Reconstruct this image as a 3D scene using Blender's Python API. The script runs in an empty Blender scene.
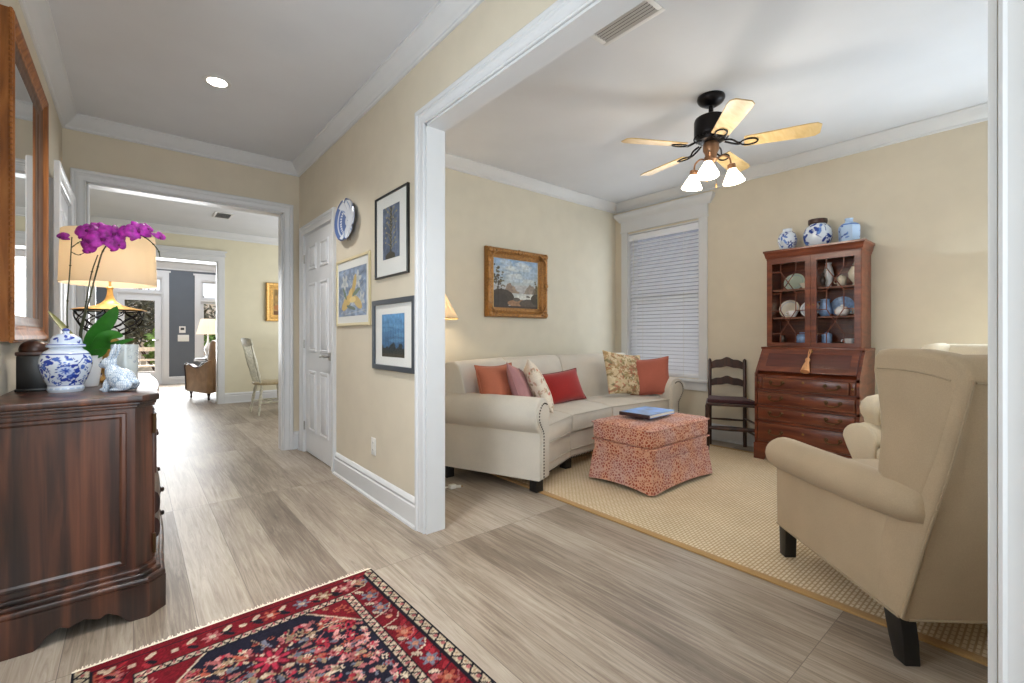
import bpy, bmesh, math, random
import numpy as np
from mathutils import Vector, Matrix, Euler
PI = math.pi
R = math.radians
random.seed(7)
SC = bpy.context.scene
COL = SC.collection

# ------------------------------------------------------------------ camera, sky, lights, exposure
CAM_H = 1.10
cam = bpy.data.objects.new('camera', bpy.data.cameras.new('camera')); COL.objects.link(cam)
cam.location = (0, 0, CAM_H); cam.rotation_euler = (R(90), 0, R(-39.7))
cam.data.sensor_width = 36; cam.data.lens = 456 / 1024 * 36; cam.data.shift_y = -6 / 1024
cam.data.clip_start = 0.02
SC.camera = cam
SC.view_settings.view_transform = 'Standard'
SC.view_settings.look = 'None'
SC.view_settings.exposure = 0.92
SC.view_settings.gamma = 1.0
SC.view_settings.use_curve_mapping = False
SC.cycles.use_denoising = True
SC.cycles.max_bounces = 10
SC.cycles.diffuse_bounces = 6
SC.cycles.transparent_max_bounces = 16
SC.cycles.caustics_reflective = False
SC.cycles.caustics_refractive = False
SC.cycles.sample_clamp_indirect = 6

world = bpy.data.worlds.new('sky'); SC.world = world; world.use_nodes = True
_bg = world.node_tree.nodes['Background']
_bg.inputs[0].default_value = (0.84, 0.91, 1.0, 1); _bg.inputs[1].default_value = 0.75

def lamp(name, kind, loc, rot, energy, color, **kw):
    d = bpy.data.lights.new(name, kind); d.energy = energy; d.color = color
    for k, v in kw.items(): setattr(d, k, v)
    o = bpy.data.objects.new(name, d); COL.objects.link(o)
    o.location = loc; o.rotation_euler = rot
    return o
lamp('sunlight', 'SUN', (0, 20, 10), (R(-52), 0, R(-4)), 9.0, (1.0, 0.93, 0.82), angle=R(0.6))
# lamps inside closed walls, as daylight from assumed, unseen front windows and front door
lamp('daylight_sitting_front', 'AREA', (3.05, -0.52, 1.45), (R(112), 0, 0), 7, (0.76, 0.89, 1.0), shape='RECTANGLE', size=2.7, size_y=1.9)
lamp('fill_sitting_side', 'AREA', (4.70, 0.05, 1.55), (R(104), 0, R(90)), 37, (0.75, 0.89, 1.0), shape='RECTANGLE', size=1.1, size_y=1.8)  # added main fill for the sitting room; the wall is solid here
lamp('daylight_front_door', 'AREA', (0.42, -1.42, 1.35), (R(92), 0, 0), 24, (0.78, 0.90, 1.0), shape='RECTANGLE', size=1.4, size_y=2.1)
lamp('fill_foyer_side', 'AREA', (-0.38, 1.40, 1.15), (R(72), 0, R(-90)), 24, (0.82, 0.92, 1.0), shape='RECTANGLE', size=.9, size_y=1.9)  # added fill for the picture wall; the hall's left wall has no window
lamp('daylight_side_window', 'AREA', (4.70, 2.95, 1.50), (R(90), 0, R(90)), 5, (0.86, 0.94, 1.0), shape='RECTANGLE', size=0.9, size_y=1.7)
# fill lamp by the closed dining room wall; daylight at the family room glazing
lamp('fill_dining_side', 'AREA', (3.4, 6.8, 1.5), (R(90), 0, R(90)), 42, (0.92, 0.96, 1.0), shape='RECTANGLE', size=2.4, size_y=1.8)
lamp('daylight_family_glazing', 'AREA', (0.9, 12.7, 1.5), (R(-90), 0, 0), 110, (0.95, 0.98, 1.0), shape='RECTANGLE', size=2.6, size_y=2.2)

# ------------------------------------------------------------------ materials
def lin(c):
    c = np.asarray(c, float) / 255.0
    return np.where(c <= 0.04045, c / 12.92, ((c + 0.055) / 1.055) ** 2.4)
def L4(c): return tuple(float(v) for v in lin(c)) + (1.0,)

def new_mat(name):
    m = bpy.data.materials.new(name); m.use_nodes = True
    nt = m.node_tree
    return m, nt, nt.nodes['Principled BSDF']
def N(nt, t, **kw):
    n = nt.nodes.new(t)
    for k, v in kw.items():
        if k.startswith('i_'):
            n.inputs[k[2:].replace('_', ' ')].default_value = v
        else: setattr(n, k, v)
    return n
def ramp(nt, stops, fac):
    r = nt.nodes.new('ShaderNodeValToRGB')
    e = r.color_ramp.elements
    while len(e) < len(stops): e.new(0.5)
    for i, (p, c) in enumerate(stops):
        e[i].position = p; e[i].color = L4(c)
    nt.links.new(fac, r.inputs[0])
    return r.outputs[0]
def coords(nt, kind='Object', scale=(1, 1, 1), rot=(0, 0, 0)):
    tc = nt.nodes.new('ShaderNodeTexCoord'); mp = nt.nodes.new('ShaderNodeMapping')
    mp.inputs['Scale'].default_value = scale; mp.inputs['Rotation'].default_value = rot
    nt.links.new(tc.outputs[kind], mp.inputs[0])
    return mp.outputs[0]
def bump(nt, b, height, strength=0.2, dist=0.01):
    n = N(nt, 'ShaderNodeBump'); n.inputs['Strength'].default_value = strength; n.inputs['Distance'].default_value = dist
    nt.links.new(height, n.inputs['Height']); nt.links.new(n.outputs[0], b.inputs['Normal'])

def plain(name, c, rough=0.5, metal=0.0, noise=0.0, nscale=20, spec=0.5, coat=0.0, bmp=0.0):
    m, nt, b = new_mat(name)
    b.inputs['Roughness'].default_value = rough; b.inputs['Metallic'].default_value = metal
    b.inputs['Specular IOR Level'].default_value = spec; b.inputs['Coat Weight'].default_value = coat
    if noise or bmp:
        n = N(nt, 'ShaderNodeTexNoise'); n.inputs['Scale'].default_value = nscale; n.inputs['Detail'].default_value = 4
        nt.links.new(coords(nt), n.inputs['Vector'])
        c0 = np.clip(np.array(c) * (1 - noise), 0, 255); c1 = np.clip(np.array(c) * (1 + noise), 0, 255)
        nt.links.new(ramp(nt, [(0.3, c0), (0.7, c1)], n.outputs['Fac']), b.inputs['Base Color'])
        if bmp: bump(nt, b, n.outputs['Fac'], bmp, 0.004)
    else:
        b.inputs['Base Color'].default_value = L4(c)
    return m

def wood(name, dark, mid, light, rough=0.35, scale=(9, 9, 0.9), coat=0.2, spec=0.5):
    m, nt, b = new_mat(name)
    v = coords(nt, 'Object', scale)
    n = N(nt, 'ShaderNodeTexNoise'); n.inputs['Scale'].default_value = 3.0; n.inputs['Detail'].default_value = 6; n.inputs['Distortion'].default_value = 0.6
    nt.links.new(v, n.inputs['Vector'])
    nt.links.new(ramp(nt, [(0.28, dark), (0.5, mid), (0.75, light)], n.outputs['Fac']), b.inputs['Base Color'])
    b.inputs['Roughness'].default_value = rough; b.inputs['Coat Weight'].default_value = coat; b.inputs['Coat Roughness'].default_value = 0.2
    b.inputs['Specular IOR Level'].default_value = spec
    return m

def fabric(name, c, var=0.06, rough=0.9, scale=260, bmp=0.25, sheen=0.1):
    m, nt, b = new_mat(name)
    v = coords(nt, 'Object')
    w1 = N(nt, 'ShaderNodeTexNoise'); w1.inputs['Scale'].default_value = scale; w1.inputs['Detail'].default_value = 2
    w2 = N(nt, 'ShaderNodeTexNoise'); w2.inputs['Scale'].default_value = 5; w2.inputs['Detail'].default_value = 3
    nt.links.new(v, w1.inputs['Vector']); nt.links.new(v, w2.inputs['Vector'])
    mx = N(nt, 'ShaderNodeMath', operation='ADD'); nt.links.new(w1.outputs['Fac'], mx.inputs[0]); nt.links.new(w2.outputs['Fac'], mx.inputs[1])
    hf = N(nt, 'ShaderNodeMath', operation='MULTIPLY'); hf.inputs[1].default_value = 0.5; nt.links.new(mx.outputs[0], hf.inputs[0])
    c0 = np.clip(np.array(c) * (1 - var), 0, 255); c1 = np.clip(np.array(c) * (1 + var), 0, 255)
    nt.links.new(ramp(nt, [(0.3, c0), (0.7, c1)], hf.outputs[0]), b.inputs['Base Color'])
    b.inputs['Roughness'].default_value = rough; b.inputs['Sheen Weight'].default_value = sheen; b.inputs['Specular IOR Level'].default_value = 0.2
    bump(nt, b, w1.outputs['Fac'], bmp, 0.002)
    return m

def painted(name, rough=0.5, coat=0.0, spec=0.5, bmp=0.0):
    """Colour comes from the mesh's own 'paint' attribute: pattern printed, woven or glazed on the thing."""
    m, nt, b = new_mat(name)
    a = N(nt, 'ShaderNodeAttribute'); a.attribute_name = 'paint'
    nt.links.new(a.outputs['Color'], b.inputs['Base Color'])
    b.inputs['Roughness'].default_value = rough; b.inputs['Coat Weight'].default_value = coat; b.inputs['Specular IOR Level'].default_value = spec
    if bmp:
        n = N(nt, 'ShaderNodeTexNoise'); n.inputs['Scale'].default_value = 400
        nt.links.new(coords(nt), n.inputs['Vector']); bump(nt, b, n.outputs['Fac'], bmp, 0.003)
    return m

def glow(name, c, strength, base=(255, 250, 240)):
    m, nt, b = new_mat(name)
    b.inputs['Base Color'].default_value = L4(base); b.inputs['Emission Color'].default_value = L4(c); b.inputs['Emission Strength'].default_value = strength
    return m

def pane(name, refl=0.10, tint=(255, 255, 255)):
    m, nt, b = new_mat(name); nt.nodes.remove(b)
    out = nt.nodes['Material Output']
    t = N(nt, 'ShaderNodeBsdfTransparent'); t.inputs[0].default_value = L4(tint)
    g = N(nt, 'ShaderNodeBsdfGlossy'); g.inputs['Roughness'].default_value = 0.03
    lw = N(nt, 'ShaderNodeLayerWeight'); lw.inputs[0].default_value = refl
    mx = N(nt, 'ShaderNodeMixShader')
    ge = N(nt, 'ShaderNodeNewGeometry'); iv = N(nt, 'ShaderNodeMath', operation='SUBTRACT'); iv.inputs[0].default_value = 1; nt.links.new(ge.outputs['Backfacing'], iv.inputs[1])
    ml = N(nt, 'ShaderNodeMath', operation='MULTIPLY'); nt.links.new(lw.outputs['Fresnel'], ml.inputs[0]); nt.links.new(iv.outputs[0], ml.inputs[1])
    nt.links.new(ml.outputs[0], mx.inputs[0]); nt.links.new(t.outputs[0], mx.inputs[1]); nt.links.new(g.outputs[0], mx.inputs[2])
    nt.links.new(mx.outputs[0], out.inputs[0])
    return m

def floor_material():
    m, nt, b = new_mat('oak_plank_floor')
    v = coords(nt, 'Object', (1, 1, 1), (0, 0, R(90)))
    br = N(nt, 'ShaderNodeTexBrick'); br.offset = 0.37; br.offset_frequency = 1
    for k, val in (('Scale', 1.0), ('Mortar Size', 0.0014), ('Mortar Smooth', 0.1), ('Brick Width', 1.5), ('Row Height', 0.19), ('Bias', 0.0)): br.inputs[k].default_value = val
    br.inputs['Color1'].default_value = (0, 0, 0, 1); br.inputs['Color2'].default_value = (1, 1, 1, 1); br.inputs['Mortar'].default_value = (0.5, 0.5, 0.5, 1)
    nt.links.new(v, br.inputs['Vector'])
    # grain: stretched noise, shifted plank by plank
    add = N(nt, 'ShaderNodeVectorMath', operation='MULTIPLY_ADD'); add.inputs[1].default_value = (3.1, 7.7, 1.3)
    nt.links.new(br.outputs['Color'], add.inputs[0])
    tc = N(nt, 'ShaderNodeTexCoord'); nt.links.new(tc.outputs['Object'], add.inputs[2])
    mp = N(nt, 'ShaderNodeMapping'); mp.inputs['Scale'].default_value = (30, 1.5, 1); nt.links.new(add.outputs[0], mp.inputs[0])
    n1 = N(nt, 'ShaderNodeTexNoise'); n1.inputs['Scale'].default_value = 1.6; n1.inputs['Detail'].default_value = 8; n1.inputs['Roughness'].default_value = 0.72; n1.inputs['Distortion'].default_value = 1.2
    nt.links.new(mp.outputs[0], n1.inputs['Vector'])
    mp2 = N(nt, 'ShaderNodeMapping'); mp2.inputs['Scale'].default_value = (2.2, 0.8, 1); nt.links.new(add.outputs[0], mp2.inputs[0])
    n2 = N(nt, 'ShaderNodeTexNoise'); n2.inputs['Scale'].default_value = 1.3; n2.inputs['Detail'].default_value = 3; nt.links.new(mp2.outputs[0], n2.inputs['Vector'])
    sm = N(nt, 'ShaderNodeMix', data_type='FLOAT'); sm.inputs[0].default_value = 0.42
    nt.links.new(n1.outputs['Fac'], sm.inputs[2]); nt.links.new(n2.outputs['Fac'], sm.inputs[3])
    sm2 = N(nt, 'ShaderNodeMix', data_type='FLOAT'); sm2.inputs[0].default_value = 0.10
    nt.links.new(sm.outputs[0], sm2.inputs[2]); nt.links.new(br.outputs['Color'], sm2.inputs[3])
    colr = ramp(nt, FLOOR_STOPS, sm2.outputs[0])
    mxc = N(nt, 'ShaderNodeMix', data_type='RGBA'); mxc.inputs['B'].default_value = L4((112, 100, 88))
    nt.links.new(br.outputs['Fac'], mxc.inputs['Factor']); nt.links.new(colr, mxc.inputs['A'])
    nt.links.new(mxc.outputs['Result'], b.inputs['Base Color'])
    b.inputs['Roughness'].default_value = 0.42; b.inputs['Specular IOR Level'].default_value = 0.45
    bump(nt, b, n1.outputs['Fac'], 0.06, 0.003)
    return m
FLOOR_STOPS = [(0.30, (88, 75, 63)), (0.42, (124, 110, 96)), (0.51, (152, 138, 123)), (0.60, (172, 160, 146)), (0.74, (198, 188, 174))]

def sisal_material():
    m, nt, b = new_mat('sisal_weave')
    v = coords(nt, 'Object', (1, 1, 1), (0, 0, 0))
    ch = N(nt, 'ShaderNodeTexBrick'); ch.offset = 0.5
    for k, val in (('Scale', 1.0), ('Mortar Size', 0.0045), ('Mortar Smooth', 0.6), ('Brick Width', 0.034), ('Row Height', 0.017)): ch.inputs[k].default_value = val
    ch.inputs['Color1'].default_value = L4((234, 219, 192)); ch.inputs['Color2'].default_value = L4((226, 208, 178)); ch.inputs['Mortar'].default_value = L4((192, 168, 134))
    nt.links.new(v, ch.inputs['Vector'])
    n = N(nt, 'ShaderNodeTexNoise'); n.inputs['Scale'].default_value = 3; nt.links.new(v, n.inputs['Vector'])
    mx = N(nt, 'ShaderNodeMix', data_type='RGBA', blend_type='MULTIPLY'); mx.inputs['Factor'].default_value = 0.25
    nt.links.new(ch.outputs['Color'], mx.inputs['A']); nt.links.new(ramp(nt, [(0.3, (205, 200, 190)), (0.7, (255, 255, 255))], n.outputs['Fac']), mx.inputs['B'])
    nt.links.new(mx.outputs['Result'], b.inputs['Base Color'])
    b.inputs['Roughness'].default_value = 0.95; b.inputs['Specular IOR Level'].default_value = 0.1
    inv = N(nt, 'ShaderNodeMath', operation='SUBTRACT'); inv.inputs[0].default_value = 1; nt.links.new(ch.outputs['Fac'], inv.inputs[1])
    bump(nt, b, inv.outputs[0], 0.5, 0.004)
    return m

def leopard_material():
    m, nt, b = new_mat('coral_leopard_fabric')
    v = coords(nt, 'Object', (1, 1, 1))
    n = N(nt, 'ShaderNodeTexNoise'); n.inputs['Scale'].default_value = 22; nt.links.new(v, n.inputs['Vector'])
    mp = N(nt, 'ShaderNodeVectorMath', operation='MULTIPLY_ADD'); mp.inputs[1].default_value = (0.012, 0.012, 0.012)
    nt.links.new(n.outputs['Color'], mp.inputs[0]); nt.links.new(v, mp.inputs[2])
    vo = N(nt, 'ShaderNodeTexVoronoi', feature='DISTANCE_TO_EDGE'); vo.inputs['Scale'].default_value = 50; nt.links.new(mp.outputs[0], vo.inputs['Vector'])
    vb = N(nt, 'ShaderNodeTexNoise'); vb.inputs['Scale'].default_value = 7; nt.links.new(v, vb.inputs['Vector'])
    spot = N(nt, 'ShaderNodeMath', operation='GREATER_THAN'); spot.inputs[1].default_value = 0.15; nt.links.new(vo.outputs['Distance'], spot.inputs[0])
    base = ramp(nt, [(0.38, (212, 160, 134)), (0.62, (204, 164, 152))], vb.outputs['Fac'])
    sp = ramp(nt, [(0.38, (160, 78, 54)), (0.62, (158, 96, 90))], vb.outputs['Fac'])
    mx = N(nt, 'ShaderNodeMix', data_type='RGBA'); nt.links.new(spot.outputs[0], mx.inputs['Factor']); nt.links.new(base, mx.inputs['A']); nt.links.new(sp, mx.inputs['B'])
    nt.links.new(mx.outputs['Result'], b.inputs['Base Color']); b.inputs['Roughness'].default_value = 0.85; b.inputs['Sheen Weight'].default_value = 0.1; b.inputs['Specular IOR Level'].default_value = 0.2
    return m

def end_panel_wood():
    m, nt, b = new_mat('dark_walnut')
    v = coords(nt, 'Object', (16, 16, 0.8))
    n = N(nt, 'ShaderNodeTexNoise'); n.inputs['Scale'].default_value = 1.4; n.inputs['Detail'].default_value = 5; n.inputs['Distortion'].default_value = 0.5
    nt.links.new(v, n.inputs['Vector'])
    nt.links.new(ramp(nt, [(0.30, (22, 12, 9)), (0.46, (50, 27, 19)), (0.60, (82, 46, 31)), (0.80, (118, 70, 48))], n.outputs['Fac']), b.inputs['Base Color'])
    b.inputs['Roughness'].default_value = 0.38; b.inputs['Coat Weight'].default_value = 0.25; b.inputs['Coat Roughness'].default_value = 0.15
    return m

M = {}
M['paint_tan'] = plain('wall_paint_warm_tan', (209, 199, 180), 0.75, noise=0.012, nscale=6, spec=0.3)
M['paint_cream'] = plain('wall_paint_cream', (211, 205, 189), 0.75, noise=0.012, nscale=6, spec=0.3)
M['paint_yellow'] = plain('wall_paint_pale_yellow', (215, 208, 184), 0.75, noise=0.01, nscale=6, spec=0.3)
M['paint_gray'] = plain('wall_paint_slate_gray', (92, 98, 106), 0.7, noise=0.01, nscale=6)
M['ceiling'] = plain('ceiling_paint_white', (211, 213, 218), 0.85, noise=0.01, nscale=3, spec=0.2)
M['trim'] = plain('trim_paint_white', (210, 211, 213), 0.35, noise=0.006, nscale=8)
M['door'] = plain('door_paint_white', (222, 224, 228), 0.35, noise=0.006, nscale=8)
M['floor'] = floor_material()
M['sisal'] = sisal_material()
M['sisal_band'] = fabric('sisal_binding', (176, 140, 92), 0.08)
M['leopard'] = leopard_material()
M['walnut'] = end_panel_wood()
M['mahog'] = wood('mahogany', (74, 32, 17), (104, 48, 26), (132, 68, 38), 0.3, (3, 1.2, 9))
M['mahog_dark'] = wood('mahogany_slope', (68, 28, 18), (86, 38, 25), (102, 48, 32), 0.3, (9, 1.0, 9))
M['mahog_in'] = wood('mahogany_inside', (92, 52, 34), (120, 72, 48), (140, 88, 60), 0.5, (3, 1.2, 9), coat=0)
M['chairwood'] = wood('dark_chair_wood', (32, 15, 9), (54, 26, 16), (80, 42, 27), 0.4, (9, 9, 1))
M['mirrorwood'] = wood('golden_brown_mirror_wood', (98, 56, 24), (140, 84, 38), (172, 112, 58), 0.5, (9, 9, 1), coat=0.0, spec=0.3)
M['mirror_inner'] = wood('brown_mirror_slip', (70, 44, 28), (92, 62, 42), (116, 84, 60), 0.5, (9, 9, 1), coat=0.0, spec=0.3)
M['black'] = plain('black_lacquer', (16, 15, 16), 0.3)
M['blackleg'] = plain('black_wood', (20, 18, 18), 0.4)
M['darkmetal'] = plain('dark_bronze', (34, 31, 32), 0.35, 0.8)
M['brass'] = plain('aged_brass', (150, 118, 70), 0.35, 1.0, noise=0.1)
M['bronze_pull'] = plain('antique_brass_pull', (92, 70, 48), 0.4, 0.9)
M['nickel'] = plain('satin_nickel', (170, 168, 164), 0.3, 1.0)
M['copper'] = plain('brushed_copper_fitter', (150, 112, 84), 0.35, 0.7)
M['gold'] = plain('gold_leaf', (205, 160, 88), 0.4, 0.35, noise=0.12, nscale=40)
M['goldframe'] = plain('carved_gilt_frame', (158, 112, 60), 0.42, 0.4, noise=0.16, nscale=60)
M['goldliner'] = plain('pale_gilt_liner', (206, 172, 112), 0.5, 0.2)
M['palegold'] = plain('pale_gold_frame', (214, 200, 160), 0.4, 0.2)
M['sofa'] = fabric('oatmeal_linen', (206, 199, 188), 0.04, 0.9)
M['sofaseam'] = fabric('oatmeal_welt', (190, 182, 170), 0.04, 0.9)
M['wing'] = fabric('beige_twill', (180, 160, 133), 0.04, 0.9)
M['wingseam'] = fabric('beige_welt', (168, 150, 124), 0.04, 0.9)
M['wing_pale'] = fabric('cream_wool_upholstery', (222, 208, 184), 0.05, 0.95)
M['fur'] = fabric('cream_bouclé', (228, 214, 188), 0.10, 0.95, 60, 0.8)
M['nail'] = plain('bronze_nailhead', (60, 52, 46), 0.35, 0.8)
M['terracotta'] = fabric('terracotta_fabric', (176, 104, 80), 0.08)
M['coral'] = fabric('coral_fabric', (174, 100, 84), 0.08)
M['mauve'] = fabric('mauve_fabric', (172, 126, 128), 0.08)
M['red'] = fabric('red_velvet', (150, 20, 16), 0.10, 0.8, 120, 0.2, 0.3)
M['redtrim'] = fabric('dark_red_piping', (110, 22, 18), 0.05)
M['seatpad'] = fabric('plum_seat_fabric', (66, 40, 44), 0.10)
M['shade'] = None
M['white_cer'] = plain('white_porcelain', (232, 234, 238), 0.2, coat=0.4)
M['cream_cer'] = plain('cream_porcelain', (226, 218, 200), 0.25, coat=0.3)
M['celadon'] = plain('pale_celadon_porcelain', (190, 204, 188), 0.25, coat=0.3)
M['bluecer'] = plain('soft_blue_porcelain', (128, 158, 200), 0.25, noise=0.15, nscale=40, coat=0.3)
M['darkcer'] = plain('dark_bronze_ornament', (60, 44, 34), 0.35)
M['greenleaf'] = plain('orchid_leaf_green', (48, 112, 34), 0.4, noise=0.15, nscale=14)
M['oldleaf'] = plain('olive_leaf', (120, 122, 66), 0.5, noise=0.1)
M['stem'] = plain('orchid_stem_dark_green', (52, 58, 30), 0.5)
M['petal'] = plain('orchid_petal_magenta', (158, 40, 150), 0.6, noise=0.28, nscale=45)
M['petal_dark'] = plain('orchid_lip_purple', (110, 14, 96), 0.5)
M['moss'] = plain('dry_moss', (110, 96, 60), 0.9, noise=0.3, nscale=80, bmp=0.6)
M['painted_gloss'] = painted('glazed_blue_and_white', 0.18, 0.5)
M['painted_matte'] = painted('printed_picture', 0.6, 0, 0.3)
M['painted_oil'] = painted('oil_paint', 0.45, 0.1, 0.4)
M['painted_cloth'] = painted('printed_cloth', 0.9, 0, 0.15, 0.2)
M['painted_rug'] = painted('knotted_wool', 0.95, 0, 0.1, 0.3)
M['matboard'] = plain('white_mat_board', (226, 226, 222), 0.8)
M['fringe'] = fabric('ivory_fringe', (226, 216, 198), 0.1)
M['glass'] = pane('picture_glass', 0.12)
M['cabglass'] = pane('cabinet_glass', 0.10)
M['winglass'] = pane('window_glass', 0.06)
M['blind'] = plain('white_blind_slat', (232, 234, 240), 0.45)
M['cord'] = plain('white_cord', (222, 218, 208), 0.6)
M['plastic'] = plain('white_plastic', (228, 226, 220), 0.4)
M['vent'] = plain('vent_white_metal', (214, 214, 214), 0.45)
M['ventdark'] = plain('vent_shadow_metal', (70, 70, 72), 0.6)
M['blade_wood'] = wood('maple_fan_blade', (190, 158, 106), (208, 178, 124), (220, 194, 146), 0.35, (3, 9, 3))
M['bulbglass'] = glow('lit_frosted_glass', (255, 238, 212), 5.0)
M['canlight'] = glow('lit_downlight', (255, 246, 232), 14.0)
M['leather'] = plain('tan_leather', (176, 142, 112), 0.4, noise=0.08, nscale=8)
M['oldwhite'] = plain('distressed_white_paint', (206, 204, 190), 0.5, noise=0.1, nscale=30)
M['oldseat'] = wood('pale_wood_seat', (170, 152, 120), (190, 172, 138), (204, 188, 156), 0.5)
M['patio'] = plain('pale_patio_stone', (196, 180, 160), 0.8, noise=0.1, nscale=3)
M['foliage'] = plain('garden_foliage', (98, 120, 58), 0.8, noise=0.5, nscale=9)
M['foliage2'] = plain('dark_garden_foliage', (70, 66, 50), 0.8, noise=0.5, nscale=9)
M['benchwood'] = plain('bleached_bench_wood', (212, 196, 176), 0.7, noise=0.1)
M['bookcover'] = plain('blue_book_cover', (72, 130, 196), 0.35, noise=0.25, nscale=9)
M['bookspine'] = plain('dark_book_spine', (58, 34, 34), 0.45)
M['paper'] = plain('book_pages', (232, 228, 218), 0.8)
M['tassel'] = fabric('peach_tassel_silk', (206, 152, 108), 0.15)
M['mirror'] = plain('silvered_glass', (235, 238, 240), 0.02, 1.0)
M['lintel_gray'] = M['trim']

def shade_material(name, c, strength):
    """lit lamp shade: linen that lets the bulb's light through"""
    m, nt, b = new_mat(name); out = nt.nodes['Material Output']
    b.inputs['Base Color'].default_value = L4(c); b.inputs['Roughness'].default_value = 0.9
    tl = N(nt, 'ShaderNodeBsdfTranslucent'); tl.inputs[0].default_value = L4(c)
    mx = N(nt, 'ShaderNodeMixShader'); mx.inputs[0].default_value = 0.5
    nt.links.new(b.outputs[0], mx.inputs[1]); nt.links.new(tl.outputs[0], mx.inputs[2]); nt.links.new(mx.outputs[0], out.inputs[0])
    return m
M['shade'] = shade_material('cream_linen_shade', (226, 214, 194), 1)
M['shade_white'] = shade_material('white_pleated_shade', (244, 236, 224), 1)

# ------------------------------------------------------------------ mesh helpers
def V3(p): return Vector(p)
def box(bm, x0, x1, y0, y1, z0, z1, rot=None, bev=0.0, seg=2, pivot=None):
    c = Vector(((x0 + x1) / 2, (y0 + y1) / 2, (z0 + z1) / 2))
    r = bmesh.ops.create_cube(bm, size=1.0)
    vs = r['verts']
    for v in vs:
        v.co = Vector((v.co.x * (x1 - x0), v.co.y * (y1 - y0), v.co.z * (z1 - z0)))
    if bev > 0:
        es = list({e for v in vs for e in v.link_edges})
        rr = bmesh.ops.bevel(bm, geom=es, offset=bev, segments=seg, profile=0.5, affect='EDGES', clamp_overlap=True)
        vs = list({v for v in rr['verts']} | {v for v in vs if v.is_valid})
    mt = rot.to_matrix() if isinstance(rot, Euler) else rot
    for v in vs:
        if mt is not None:
            if pivot is None: v.co = mt @ v.co + c
            else: v.co = mt @ (v.co + c - Vector(pivot)) + Vector(pivot)
        else: v.co += c
    return vs
def lathe(bm, prof, seg=32, c=(0, 0, 0), cap=True, axis=None):
    """prof: list of (r, z). Closed round; end caps when the radius is > 0."""
    rings = []
    for r, z in prof:
        ring = []
        for i in range(seg):
            a = 2 * PI * i / seg
            p = Vector((r * math.cos(a), r * math.sin(a), z))
            if axis is not None: p = axis @ p
            ring.append(bm.verts.new(p + Vector(c)))
        rings.append(ring)
    for a, b in zip(rings, rings[1:]):
        for i in range(seg):
            j = (i + 1) % seg
            bm.faces.new((a[i], a[j], b[j], b[i]))
    if cap:
        bm.faces.new(list(reversed(rings[0]))); bm.faces.new(rings[-1])
    return rings
def tube(bm, pts, r, seg=8, cap=True):
    """round tube through points; r a number or one radius per point"""
    pts = [Vector(p) for p in pts]
    n = len(pts); rr = r if hasattr(r, '__len__') else [r] * n
    t0 = (pts[1] - pts[0]).normalized()
    up = Vector((0, 0, 1)) if abs(t0.z) < 0.9 else Vector((1, 0, 0))
    u = t0.cross(up).normalized()
    rings = []
    for i in range(n):
        if i == 0: t = pts[1] - pts[0]
        elif i == n - 1: t = pts[-1] - pts[-2]
        else: t = (pts[i + 1] - pts[i]).normalized() + (pts[i] - pts[i - 1]).normalized()
        t.normalize()
        u = (u - t * u.dot(t)).normalized(); w = t.cross(u)
        rings.append([bm.verts.new(pts[i] + (u * math.cos(2 * PI * k / seg) + w * math.sin(2 * PI * k / seg)) * rr[i]) for k in range(seg)])
    for a, b in zip(rings, rings[1:]):
        for i in range(seg):
            j = (i + 1) % seg
            bm.faces.new((a[i], a[j], b[j], b[i]))
    if cap:
        bm.faces.new(list(reversed(rings[0]))); bm.faces.new(rings[-1])
def curve_pts(ctrl, n=12):
    """Catmull-Rom through control points"""
    c = [Vector(p) for p in ctrl]; c = [c[0] * 2 - c[1]] + c + [c[-1] * 2 - c[-2]]
    out = []
    for i in range(1, len(c) - 2):
        for k in range(n):
            t = k / n
            p0, p1, p2, p3 = c[i - 1], c[i], c[i + 1], c[i + 2]
            out.append(0.5 * ((2 * p1) + (p2 - p0) * t + (2 * p0 - 5 * p1 + 4 * p2 - p3) * t * t + (3 * p1 - p0 - 3 * p2 + p3) * t ** 3))
    out.append(c[-2]); return out
def prism(bm, poly, d0, d1, fn, bev=0.0, seg=2):
    """extrude the 2D polygon from depth d0 to d1; fn(u, v, d) -> 3D"""
    a = [bm.verts.new(Vector(fn(u, v, d0))) for u, v in poly]
    b = [bm.verts.new(Vector(fn(u, v, d1))) for u, v in poly]
    n = len(poly)
    fs = [bm.faces.new(a), bm.faces.new(list(reversed(b)))]
    for i in range(n):
        j = (i + 1) % n
        fs.append(bm.faces.new((a[j], a[i], b[i], b[j])))
    bmesh.ops.recalc_face_normals(bm, faces=fs)
    if bev > 0:
        es = list({e for f in fs[:2] for e in f.edges})
        bmesh.ops.bevel(bm, geom=es, offset=bev, segments=seg, profile=0.5, affect='EDGES', clamp_overlap=True)
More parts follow.
